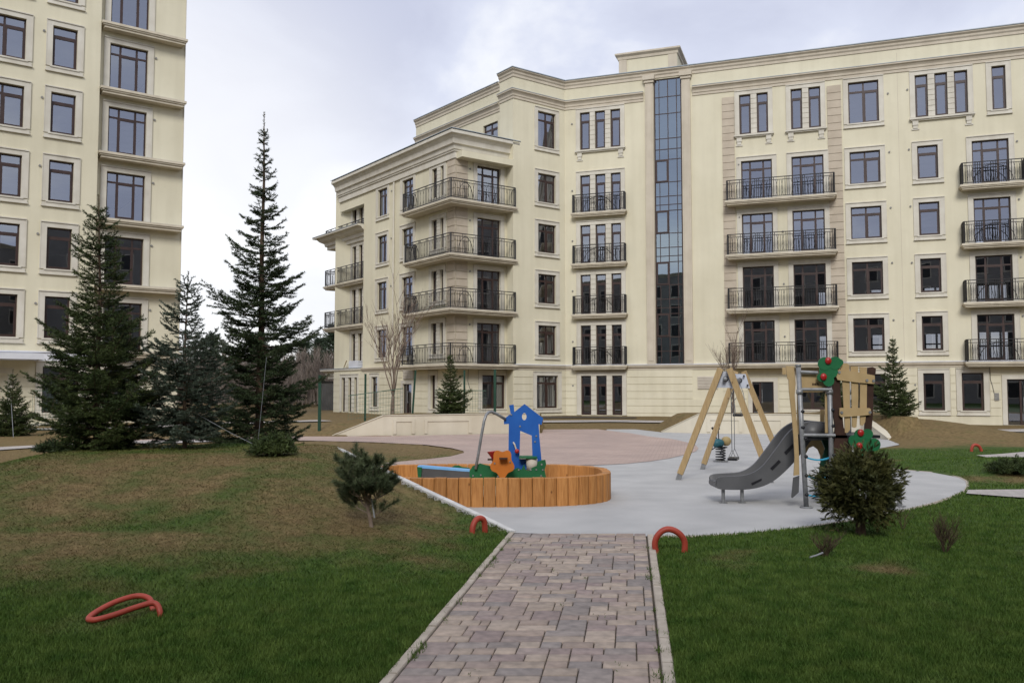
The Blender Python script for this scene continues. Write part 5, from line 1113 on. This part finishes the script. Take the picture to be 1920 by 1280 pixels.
# slide: flat run-out, sweep and upper hood, U-shaped channel
SY = .62; prof = [(1336, 903), (1343, 903), (1395, 902), (1430, 888), (1462, 858), (1490, 826), (1512, 812), (1540, 806)]
cen = tw(prof, TY + SY); top_h = [.015, .09, .115, .14, .18, .20, .18, .12]; low_h = [.015, .08, .09, .115, .13, .12, .07, .04]
def curve(vals, n=5):
    out = []
    for i in range(len(vals) - 1):
        p0, p1, p2, p3 = vals[max(0, i - 1)], vals[i], vals[i + 1], vals[min(len(vals) - 1, i + 2)]
        for j in range(n):
            t = j / n; out.append(tuple(.5 * (2 * b + (c - a) * t + (2 * a - 5 * b + 4 * c - d) * t * t + (3 * b - a - 3 * c + d) * t ** 3) for a, b, c, d in zip(p0, p1, p2, p3)))
    return out + [tuple(vals[-1])]
cc = curve([(c[0], c[1], a, b) for c, a, b in zip(cen, top_h, low_h)])
m = MB(); m.smooth = False; hw = .22; sec = []
for i, (x, z, a, b) in enumerate(cc):
    x0, z0 = cc[max(0, i - 1)][:2]; x1, z1 = cc[min(len(cc) - 1, i + 1)][:2]; d = Vector((x1 - x0, 0, z1 - z0)).normalized(); nrm = Vector((-d.z, 0, d.x)); p = Vector((x, SY, z))
    up, dn = nrm * a, nrm * -b; fl_ = nrm * (a * .25); Yv = lambda q: Vector((0, q, 0))
    sec.append([p + dn + Yv(-hw), p + up + Yv(-hw), p + up * 1.05 + Yv(-hw + .02), p + up + Yv(-hw + .045), p + fl_ + Yv(-hw + .06), p + fl_ + Yv(hw - .06), p + up + Yv(hw - .045), p + up * 1.05 + Yv(hw - .02), p + up + Yv(hw), p + dn + Yv(hw)])
k = 10
m.smooth = True
m.add([v for s in sec for v in s], [(i * k + j, i * k + (j + 1) % k, (i + 1) * k + (j + 1) % k, (i + 1) * k + j) for i in range(len(sec) - 1) for j in range(k)] + [tuple(range(k)), tuple((len(sec) - 1) * k + j for j in range(k - 1, -1, -1))])
slo = m.build('slide_chute', 'slide', T)
mod = slo.modifiers.new('edge', 'EDGE_SPLIT'); mod.split_angle = rad(40)
for pts in ([(1446, 878), (1462, 862), (1466, 866), (1450, 882)], [(1472, 848), (1488, 832), (1490, 838), (1476, 853)], [(1410, 906), (1430, 897), (1430, 901), (1412, 910)]):
    q = tw(pts, TY + SY - .27); m = MB(); m.prism([(x, SY - hw - .006, z) for x, z in q], (0, .005, 0)); m.build('grip_slot', 'bolt', slo)
for px in (1352, 1387):
    x, z = tw([(px, 912)], TY + SY)[0]; m = MB(); m.tube([(x, SY - .12, -.0), (x, SY - .12, z)], .026, 10); m.tube([(x, SY - .12, 0), (x, SY - .12, .012)], .06, 10); m.build('slide_foot', 'steel', T)
m = MB(); m.smooth = True; q = tw([(1503, 800), (1512, 792), (1530, 790), (1546, 796), (1548, 824)], TY + .5); m.prism([(x, .36, z) for x, z in [tw([(1500, 824)], TY + .5)[0]] + q], (0, .03, 0)); m.prism([(x, .86, z) for x, z in [tw([(1500, 824)], TY + .5)[0]] + q], (0, .03, 0)); m.build('slide_hood', 'slide', T)
for k_, (z, c) in enumerate(((.70, .05), (.44, .04), (.18, .03))):
    m = MB(); m.tube([(x, .03, z - c * math.sin(PI * (x + .02) / .42)) for x in np.linspace(-.02, .40, 9)], .013, 6); m.build('rope_rung', 'rope', T)
for z in (1.32, 1.10, .95, .70, .44, .18):
    for c_ in ((-.035 if z > 1 else 0, -.02, z), (.39, 0, z + .02)): m = MB(); m.smooth = True; m.ball(c_, .03, .03, .026); m.build('clamp', 'bolt', T)

# ================================================================== red tube arches in the grass
def redtube(pts, r, label):
    t = curve(pts, 7); m = MB(); m.smooth = True; x0, y0 = pts[0][0], pts[0][1]; z0 = hz(x0, y0); m.tube([(p[0] - x0, p[1] - y0, p[2]) for p in t], r, 12)
    o = m.build('tube_arch', 'red_tube'); o.location = (x0, y0, z0); return tag(o, label, 'tube arch', 'red bent tubes set into the lawn')
redtube([(-2.50, 6.24, -.06), (-2.505, 6.25, .03), (-2.56, 6.28, .085), (-2.66, 6.22, .072), (-2.78, 6.13, .04), (-2.88, 6.07, .022), (-2.945, 6.11, .022), (-2.945, 6.25, .04), (-2.88, 6.40, .07), (-2.78, 6.50, .085), (-2.68, 6.48, .07), (-2.62, 6.40, .02), (-2.60, 6.36, -.05)], .0205, 'red tube twisted into a low loop on the open lawn')
redtube([(-.44, 9.72, -.08), (-.44, 9.73, .05), (-.41, 9.76, .13), (-.36, 9.80, .155), (-.315, 9.83, .12), (-.305, 9.84, .02), (-.305, 9.84, -.08)], .033, 'red tube arch beside the white kerb at the foot of the mound')
redtube([(1.47, 8.78, -.08), (1.435, 8.78, .06), (1.455, 8.78, .15), (1.52, 8.78, .215), (1.60, 8.78, .225), (1.685, 8.78, .18), (1.735, 8.78, .09), (1.72, 8.78, -.08)], .031, 'red tube arch standing upright beside the paved path')
redtube([(12.22, 23.1, -.05), (12.22, 23.1, .06), (12.27, 23.1, .16), (12.36, 23.1, .17), (12.44, 23.1, .11), (12.50, 23.1, -.05)], .04, 'small far red tube arch near the concrete strip in the lawn')

# air conditioner on a balcony
r = thing('air_conditioner', (*FQ.xy(-4.1, .5), DOOR[3] - .04), 'dark outdoor air conditioner on a corner balcony of the stepped block', 'air conditioner', rz=math.atan2(FQ.d.y, FQ.d.x))
m = MB(); m.box(-.4, .4, -.16, .16, .05, .62); m.build('case', 'vent', r); m = MB(); m.tube([(-.08, -.161, .34), (-.08, -.19, .34)], .25, 20); m.build('fan_grille', 'iron', r)
r = thing('insulation_stack', (*FQ2.xy(-13.2, .35), 3.27), 'stack of pale boards left on the canopy of the far bay', 'boards', rz=math.atan2(FQ.d.y, FQ.d.x))
m = MB()
for i in range(5): m.box(-.75 + .08 * random.random(), .75 - .1 * random.random(), -.2, .25, .1 * i, .1 * i + .09)
m.build('board_pile', 'white_metal', r)
m = MB(); m.box(-1.4, -.9, -.1, .1, .0, .06); m.bar((-1.9, 0, .03), (-1.45, 0, .55), .05); m.build('loose_plank', 'beam', r)
# ================================================================== plants
def unit(v): return v / np.maximum(1e-9, np.linalg.norm(v, axis=-1, keepdims=True))
def needles(P0, P1, dens, ln, wd, ang=(.6, 1.1), up=.0, nmin=3):
    P0 = np.array(P0); P1 = np.array(P1); L = np.linalg.norm(P1 - P0, axis=1); n = np.maximum(nmin, (L * dens).astype(int)); idx = np.repeat(np.arange(len(n)), n); N_ = len(idx)
    t = rng.random(N_)[:, None]; b = P0[idx] * (1 - t) + P1[idx] * t; a = unit(P1[idx] - P0[idx]); rv = rng.normal(size=(N_, 3)); pr = unit(rv - a * (rv * a).sum(1, keepdims=True))
    th = rng.uniform(*ang, N_)[:, None]; d = a * np.cos(th) + pr * np.sin(th); d[:, 2] += up; d = unit(d); l = (ln * rng.uniform(.7, 1.25, N_))[:, None]
    s = unit(np.cross(d, rng.normal(size=(N_, 3)))) * (wd / 2)
    return np.stack([b - s, b + s, b + d * l], 1).reshape(-1, 3)
def conifer(root, H, R, z0, needle='needle', seed=1, whorl=.2, prof=((0, .8), (.12, 1), (1, 0)), droop=.1, ln=.05, wd=.012, dens=90, twig_sp=.085, nb=(6, 9), bark='bark', leader=.5, twl=.42, irregular=.25, lean=(0, 0), rise=.35):
    """trunk, limbs in loose whorls, twigs and needle sprays; prof = crown radius against height (both 0..1)"""
    rr = random.Random(seed); mb = MB(); P0, P1 = [], []; px, pr_ = zip(*prof)
    def tr(z): return Vector((lean[0] * (z / H) ** 2 + .015 * math.sin(z * 2.1 + seed), lean[1] * (z / H) ** 2, z))
    tw_ = max(.012, H * .012); mb.smooth = True; mb.tube([tr(q) for q in (-.12, 0, H * .2, H * .4, H * .6, H * .8, H)], [tw_ * 1.3, tw_ * 1.1, tw_ * .9, tw_ * .7, tw_ * .5, tw_ * .3, .005], 8)
    brm = MB(); z = z0
    while z < H - leader * .45:
        t = (z - z0) / (H - z0); n = rr.randint(*nb) if t < .6 else rr.randint(max(4, nb[0] - 2), nb[0]); a0 = rr.random() * 6.28; side_b = rr.uniform(0, 6.28)
        for i in range(n):
            a = a0 + 6.283 * i / n + rr.uniform(-.4, .4); zz = z + rr.uniform(-.4, .4) * whorl
            L = R * float(np.interp(t, px, pr_)) * rr.uniform(1 - irregular, 1 + irregular * .35) * (1 + .12 * math.cos(a - side_b)) + .03
            if rr.random() < .10: L *= 1.22
            el = -droop * (1 - t) + rise * (.35 + t ** 1.3) + rr.uniform(-.16, .16); h = Vector((math.cos(a), math.sin(a), 0)); pts = []; k = 5
            for q in range(k + 1):
                s = q / k; pts.append(tr(zz) + h * (L * s * math.cos(el * .8)) + Vector((0, 0, L * (s * math.sin(el) + .14 * s * s - .10 * math.sin(PI * s)))))
            brm.tube(pts, [.008 * (1 - .75 * s / k) * (1 + L * .5) for s in range(k + 1)], 4, False)
            for q in range(k): P0.append(pts[q].lerp(pts[q + 1], .5 if q == 0 else 0)); P1.append(pts[q + 1])
            s = .18; sd = 1
            while s < .95:
                f = s * k; q = min(k - 1, int(f)); p = pts[q].lerp(pts[q + 1], f - q); d = (pts[q + 1] - pts[q]).normalized(); side = d.cross(Vector((0, 0, 1))).normalized() * sd
                tl = (twl * L * (1 - s) ** .8 + .045) * rr.uniform(.6, 1.2); dv = (d * .78 + side * .62 + Vector((0, 0, rr.uniform(-.22, .16)))).normalized()
                e = p + dv * tl; P0.append(p); P1.append(e)
                if tl > .13:
                    for u in (.35, .58, .8):
                        for s2 in (-1, 1):
                            if rr.random() < .7:
                                pp = p.lerp(e, u); d2 = (dv * .8 + dv.cross(Vector((0, 0, 1))).normalized() * (s2 * .6) + Vector((0, 0, rr.uniform(-.2, .1)))).normalized(); P0.append(pp); P1.append(pp + d2 * max(.05, tl * .42 * (1.15 - u)))
                s += twig_sp / max(.2, L) * rr.uniform(.6, 1.4); sd = -sd
        z += whorl * rr.uniform(.7, 1.3) * (.62 + .5 * min(1, t * 2.2))
    P0.append(tr(H - leader)); P1.append(tr(H + .01))
    tk = mb.build('trunk', bark, root); brm.build('limbs', bark, root)
    V = needles([tuple(p) for p in P0], [tuple(p) for p in P1], dens, ln, wd, up=.10); np_mesh('crown', V, np.arange(len(V)).reshape(-1, 3), needle, root)
def place(name, x, y, label, cat, group=None, z=None): return thing(name, (x, y, hz(x, y) if z is None else z), label, cat, group)
G1 = 'spruces on the mound'
t = place('spruce_tree', -6.22, 13.0, 'dense dark green spruce on the mound crest with a bare leaning top', 'spruce', G1); conifer(t, 3.86, .86, .05, 'needle', 3, .125, ((0, .82), (.1, .98), (.2, 1.02), (.34, .9), (.46, .68), (.56, .46), (.66, .44), (.74, .5), (.8, .3), (.9, .16), (1, .02)), droop=.12, ln=.036, wd=.0095, dens=175, twig_sp=.037, leader=.34, nb=(8, 11), irregular=.45, twl=.5, lean=(-.06, 0), rise=.42)
t = place('spruce_tree', -4.97, 13.15, 'blue-grey spruce with stiff finger shoots on the mound crest, trunk foot showing', 'spruce', G1); conifer(t, 2.70, .84, .20, 'bluen', 8, .15, ((0, .8), (.12, 1), (.3, .95), (.45, .78), (.55, .56), (.66, .38), (.76, .36), (.85, .26), (1, .02)), droop=.1, ln=.031, wd=.0105, dens=260, twig_sp=.046, leader=.44, nb=(7, 9), twl=.5, irregular=.45, rise=.45)
t = place('spruce_tree', -5.30, 18.2, 'tallest narrow spruce, rising against the open sky behind the mound', 'spruce', G1); conifer(t, 7.55, 1.2, .05, 'darkn', 21, .19, ((0, .85), (.08, 1), (.18, .98), (.28, .78), (.36, .86), (.45, .72), (.55, .54), (.64, .44), (.72, .34), (.8, .2), (.88, .1), (1, .02)), droop=.08, ln=.050, wd=.015, dens=140, twig_sp=.055, leader=.8, nb=(7, 10), irregular=.55, twl=.48, rise=.30)
G2 = 'small planted spruces'
def small(x, y, H, R, seed, label, m='needle', z=None, **k): t = place('young_spruce', x, y, label, 'spruce', G2, z); conifer(t, H, R, .05, m, seed, .095, ((0, .85), (.1, 1), (.25, .95), (.4, .62), (.6, .40), (.8, .2), (1, .03)), ln=.055, wd=.020, dens=78, twig_sp=.06, leader=.3, nb=(7, 9), twl=.5, irregular=.45, **k)
small(-17.9, 31.0, 2.35, .88, 5, 'young bushy spruce by the wall of the tower block, at the photo edge', droop=.1)
small(-2.45, 34.3, 2.45, .72, 6, 'young pointed spruce behind the retaining wall near the corner balconies', droop=.1)
small(13.2, 29.9, 2.75, .74, 7, 'young spruce on the bare earth bank beside the slide tower', droop=.1)
small(12.6, 33.6, 2.3, .6, 9, 'young spruce half hidden behind the leaf panel of the slide tower', droop=.1)
# low conifers: a spreading heap of sprays
def lowbush(name, x, y, label, cat, W_, H_, n, mat, seed, ln=.05, wd=.013, dens=110, twig=.16):
    t = place(name, x, y, label, cat); rr = random.Random(seed); P0, P1 = [], []; m = MB()
    for i in range(n):
        a = rr.random() * 6.283; r_ = math.sqrt(rr.random()); d = Vector((math.cos(a), math.sin(a), 0)); e = d * (W_ * r_) + Vector((0, 0, H_ * (1 - r_ ** 2 * .8) * rr.uniform(.45, 1.05))); s = d * (.1 * W_ * r_)
        mid = s.lerp(e, .6) + Vector((0, 0, .03)); m.tube([s, mid, e], [.006, .005, .003], 4, False)
        for q in range(6):
            p = mid.lerp(e, q / 5); dv = ((e - s).normalized() * .7 + Vector((rr.uniform(-1, 1), rr.uniform(-1, 1), rr.uniform(-.3, .7)))).normalized(); P0.append(p); P1.append(p + dv * twig * rr.uniform(.4, 1))
    m.build('stems', 'bark', t); V = needles([tuple(p) for p in P0], [tuple(p) for p in P1], dens, ln, wd, up=.1); np_mesh('foliage', V, np.arange(len(V)).reshape(-1, 3), mat, t)
lowbush('juniper_bush', -3.33, 12.1, 'low spreading juniper on the crest of the mound', 'bush', .27, .24, 150, 'needle', 4)
lowbush('juniper_bush', -6.75, 12.75, 'small dark tuft of juniper on the mound edge by the dense spruce', 'bush', .20, .11, 60, 'darkn', 14)
lowbush('juniper_bush', 9.35, 16.25, 'dark low juniper on the lawn at the photo edge', 'bush', .50, .22, 150, 'needle', 5, ln=.05, wd=.013)
# young mountain pine on the slope: bare forked stem, tufts of long needles
t = place('young_pine', -1.51, 9.3, 'young mountain pine with long needle tufts on the slope by the sandbox', 'pine'); rr = random.Random(5); m = MB(); P0, P1 = [], []
def pinelimb(p, d, L, r_, depth):
    pts = [p]; q = Vector(p); dd = Vector(d)
    for i in range(5): dd = (dd + Vector((rr.uniform(-.12, .12), rr.uniform(-.12, .12), .05))).normalized(); q = q + dd * (L / 5); pts.append(q.copy())
    m.tube(pts, [r_ * (1 - .12 * i) for i in range(6)], 6, False)
    if depth == 0: P0.append(pts[2]); P1.append(pts[5] + dd * .02); return
    for i in range(rr.randint(4, 6)):
        s = rr.uniform(.3, 1); k = min(4, int(s * 5)); a = rr.random() * 6.283; nd = (dd * .75 + Vector((math.cos(a), math.sin(a), .25)) * .7).normalized(); pinelimb(pts[k].lerp(pts[k + 1], .5), nd, L * rr.uniform(.48, .7), r_ * .55, depth - 1)
    P0.append(pts[3]); P1.append(pts[5] + dd * .03)
m.tube([(.02, 0, -.05), (0, 0, .08), (-.03, 0, .20), (-.06, 0, .30)], [.024, .02, .018, .017], 8, False)
for i, (dx, dy, dz, L) in enumerate([(-.7, .1, .55, .36), (-.25, -.4, .9, .40), (.0, .2, 1, .42), (.38, -.2, .85, .38), (.05, .45, .8, .36), (.68, .1, .5, .30), (-.55, .4, .6, .36), (-.75, -.35, .12, .30), (.45, -.5, .4, .3), (-.2, -.6, .3, .3), (-.7, .2, .0, .28), (.55, .3, .15, .22)]): pinelimb(Vector((-.05 + .008 * i, 0, .21 + .025 * (i % 4))), Vector((dx * .8, dy * .8, dz)).normalized(), L * .92, .011, 2)
pinelimb(Vector((0, 0, .1)), Vector((.8, 0, .35)).normalized(), .22, .006, 1); pinelimb(Vector((-.02, 0, .14)), Vector((-.9, .1, .4)).normalized(), .25, .007, 1)
m.build('trunk', 'birchy', t); V = needles([tuple(p) for p in P0], [tuple(p) for p in P1], 1250, .058, .0046, ang=(.45, 1.25), up=.1); np_mesh('crown', V, np.arange(len(V)).reshape(-1, 3), 'pinen', t)
m = MB(); m.bar((.05, -.03, .10), (.02, -.04, .30), .015); m.build('white_tie', 'cord', t)
# thuja: round crown of scale sprays on many stems
t = place('thuja_bush', 3.88, 9.72, 'round bronze-green thuja bush on a dark stem in front of the slide tower', 'bush'); rr = random.Random(9); m = MB()
cz, RX, RZ = .515, .41, .40; tris = []
for i in range(16):
    a = rr.random() * 6.283; e = Vector((math.cos(a) * RX * .6, math.sin(a) * RX * .6, cz + rr.uniform(-.2, .25))); m.tube([(0, 0, -.03), Vector((0, 0, .12)).lerp(e, .15), Vector((0, 0, .15)).lerp(e, .55) + Vector((0, 0, .04)), e], [.022, .016, .011, .005], 5, False)
m.tube([(0, 0, -.06), (0, 0, .14), (0, 0, .3)], [.06, .05, .03], 9); m.build('stems', 'bark', t)
N_ = 8200; ct = rng.uniform(-1, 1, N_); ph = rng.uniform(0, 2 * PI, N_); rad_ = rng.uniform(.18, 1, N_) ** .42
lump = 1 + .17 * np.sin(3.1 * ph + 2.2 * ct) + .13 * np.sin(5.3 * ph - 4 * ct + 1) + .09 * np.sin(9 * ph + 7 * ct)
st = np.sqrt(1 - ct ** 2); D = np.stack([st * np.cos(ph), st * np.sin(ph), ct], -1); c = D * (rad_ * lump)[:, None] * np.array([RX, RX, RZ]); c[:, 2] += cz
keep = ~((c[:, 2] < cz - .30) & (np.hypot(c[:, 0], c[:, 1]) < .2)) & (np.sin(c[:, 0] * 17 + 3) * np.sin(c[:, 1] * 15) * np.sin(c[:, 2] * 16 + 1) < .46); c, D = c[keep], D[keep]
A = unit(D * .75 * np.array([1, 1, .5]) + rng.normal(size=D.shape) * .5 + np.array([0, 0, .22])); S = unit(np.cross(A, rng.normal(size=A.shape)))
for j in range(11):                                               # each spray: a flat fan of small scale leaves
    s = (j - 5) / 5; base = c + A * (.009 * (5 - abs(j - 5))) ; dirn = unit(A + S * s * 1.1); l = (.042 - .016 * abs(s)) * rng.uniform(.7, 1.25, len(c))[:, None]; wv = unit(np.cross(dirn, np.cross(A, S))) * .0038
    tris.append(np.stack([base - wv, base + wv, base + dirn * l], 1))
V = np.concatenate(tris, 0).reshape(-1, 3); np_mesh('foliage', V, np.arange(len(V)).reshape(-1, 3), 'thuja', t)
# bare twiggy shrubs and trees
def bare(root, H, spread, n0, depth, seed, r0, mat, single=None, name='branches'):
    rr = random.Random(seed); m = MB()
    def grow(p, d, L, r_, k):
        pts = [p]; q = Vector(p); dd = Vector(d); seg = 4
        for i in range(seg): dd = (dd + Vector((rr.uniform(-.14, .14), rr.uniform(-.14, .14), .07))).normalized(); q = q + dd * (L / seg); pts.append(q.copy())
        m.tube(pts, [r_ * (1 - .13 * i) for i in range(seg + 1)], 5 if r_ > .01 else 3, False)
        if k == 0: return
        for i in range(rr.randint(2, 4) + (k > 2)):
            s = rr.uniform(.3, 1.) * seg; j = min(seg - 1, int(s)); a = rr.random() * 6.283; nd = (dd * .85 + Vector((math.cos(a), math.sin(a), .1)) * spread).normalized(); grow(pts[j].lerp(pts[j + 1], s - j), nd, L * rr.uniform(.5, .8), r_ * .58, k - 1)
    if single:
        tm = MB(); tm.tube([(0, 0, -.1), (.0, 0, single * .5), (.02, 0, single)], [r0 * 3, r0 * 2.6, r0 * 2.1], 9); tm.build('trunk', mat, root)
    for i in range(n0):
        a = 6.283 * i / n0 + rr.uniform(-.4, .4); d = Vector((math.cos(a) * spread * .65, math.sin(a) * spread * .65, 1)).normalized(); grow(Vector((.02, 0, (single or 0.0) * rr.uniform(.85, 1) - (0 if single else .03))), d, H * rr.uniform(.36, .5), r0, depth)
    m.build(name, mat, root)
t = place('bare_tree', -4.72, 34.2, 'leafless young tree with many upswept branches before the stepped block', 'tree', 'leafless young trees'); bare(t, 4.7, .36, 6, 3, 12, .030, 'birchy', .7)
t = place('bare_tree', 8.75, 34.3, 'leafless young tree behind the swing, against the long facade', 'tree', 'leafless young trees'); bare(t, 3.7, .30, 4, 3, 23, .024, 'twig', .5)
GS = 'bare twiggy shrubs on the lawn'
t = place('bare_shrub', 3.0, 8.45, 'squat dark leafless shrub on the lawn with a white stick at its foot', 'shrub', GS); bare(t, .34, .8, 11, 3, 31, .006, 'tuft', None, 'stems')
t = place('bare_shrub', 4.28, 8.68, 'tall twiggy leafless shrub on the lawn past the thuja', 'shrub', GS); bare(t, .50, .55, 11, 3, 32, .006, 'tuft', None, 'stems')
t = place('bare_shrub', 4.55, 10.2, 'thin sparse leafless shrub at the edge of the pale surfacing', 'shrub', GS); bare(t, .42, .5, 5, 2, 33, .004, 'tuft', None, 'stems')
m = MB(); m.tube([(-.14, -.03, .015), (-.07, -.01, .03), (0, 0, .055)], .009, 6); o = m.build('stick', 'cord'); o.location = (2.98, 8.38, hz(2.98, 8.38)); tag(o, 'white stick lying at the foot of the squat shrub', 'stick')
# far trees and woodland beyond the blocks
def farpine(x, y, H, R, seed, label, h0=.45, mat='farpine'):
    t = thing('pine_tree', (x, y, 0), label, 'tree', 'pines behind the blocks'); rr = random.Random(seed); m = MB(); m.tube([(0, 0, -.2), (.1, 0, H * .5), (0, 0, H * .95)], [.16, .12, .04], 7); 
    P0, P1 = [], []
    for i in range(46):
        z = H * rr.uniform(h0, 1.0); tt = (z / H - h0) / (1 - h0); a = rr.random() * 6.283; L = R * (1 - tt * .75) * rr.uniform(.5, 1.1); e = Vector((math.cos(a) * L, math.sin(a) * L, z + L * rr.uniform(-.05, .35))); m.tube([(0, 0, z - .2), e], [.04, .02], 4, False)
        for q in range(14): c_ = Vector((0, 0, z)).lerp(e, rr.uniform(.4, 1.05)) + Vector((rr.gauss(0, .22), rr.gauss(0, .22), rr.gauss(.05, .15))); P0.append(c_); P1.append(c_ + Vector((rr.gauss(0, .3), rr.gauss(0, .3), .25)))
    m.build('trunk', 'bark', t); V = needles([tuple(p) for p in P0], [tuple(p) for p in P1], 40, .28, .06, ang=(.4, 1.3), up=.2); np_mesh('crown', V, np.arange(len(V)).reshape(-1, 3), mat, t)
farpine(-18.6, 90, 8.0, 1.5, 1, 'round-headed dark pine far behind, nearest the stepped block'); farpine(-20.6, 92, 7.0, 1.4, 2, 'smaller far pine next to the round-headed one', .3); farpine(-22.6, 94, 6.6, 1.2, 3, 'far pine half hidden by the tallest spruce', .3)
for i, (x, y, H, R) in enumerate(((-26.5, 90, 7.2, 1.6), (-33.5, 96, 7.6, 1.6))): farpine(x, y, H, R, 5 + i, ('far pine glimpsed between the blue spruce and the tallest spruce', 'far pine glimpsed beside the corner of the tower block')[i], .35)
P0, P1 = [], []; n = 2600; x = rng.uniform(-60, -13, n); y = rng.uniform(82, 125, n); h = rng.uniform(3.4, 5.7, n)
tr_ = []
for i in range(n):
    b = np.array([x[i], y[i], -.1]); top = np.array([x[i] + rng.normal() * .3, y[i], h[i]]); P0.append(b + (top - b) * .1); P1.append(top)
V1 = []
P0 = np.array(P0); P1 = np.array(P1); w = np.array([.05, 0, 0]); V1.append(np.stack([P0 - w, P0 + w, P1], 1).reshape(-1, 3))
V2 = needles(P0 + (P1 - P0) * .15, P1, 16, .9, .05, ang=(.3, .8), up=.3); V = np.concatenate([V1[0], V2]); o = np_mesh('woodland', V, np.arange(len(V)).reshape(-1, 3), 'woods'); tag(o, 'brown leafless woodland far behind the spruces', 'woodland', kind='stuff')
# guy cords of the planted spruces
def cord(a, b, label, r_=.006):
    m = MB(); a, b = Vector(a), Vector(b); m.tube([Vector((0, 0, 0)), (b - a) * .5 - Vector((0, 0, .02)), b - a], r_, 4); o = m.build('guy_cord', 'cord'); o.location = a; tag(o, label, 'cord', 'guy cords of the planted spruces')
cord((-4.1, 14.0, hz(-4.1, 14)), (-4.72, 16.6, 2.25), 'pale guy cord running steeply up to the tallest spruce', .002)
cord((-3.30, 11.95, hz(-3.3, 11.95) + .05), (-4.75, 13.1, hz(-4.75, 13.1) + .52), 'blue-grey guy cord from the blue spruce down to the low juniper', .003)
cord((-17.0, 29.6, .02), (-17.75, 30.7, 1.2), 'pale guy cord beside the young spruce at the tower block', .008)
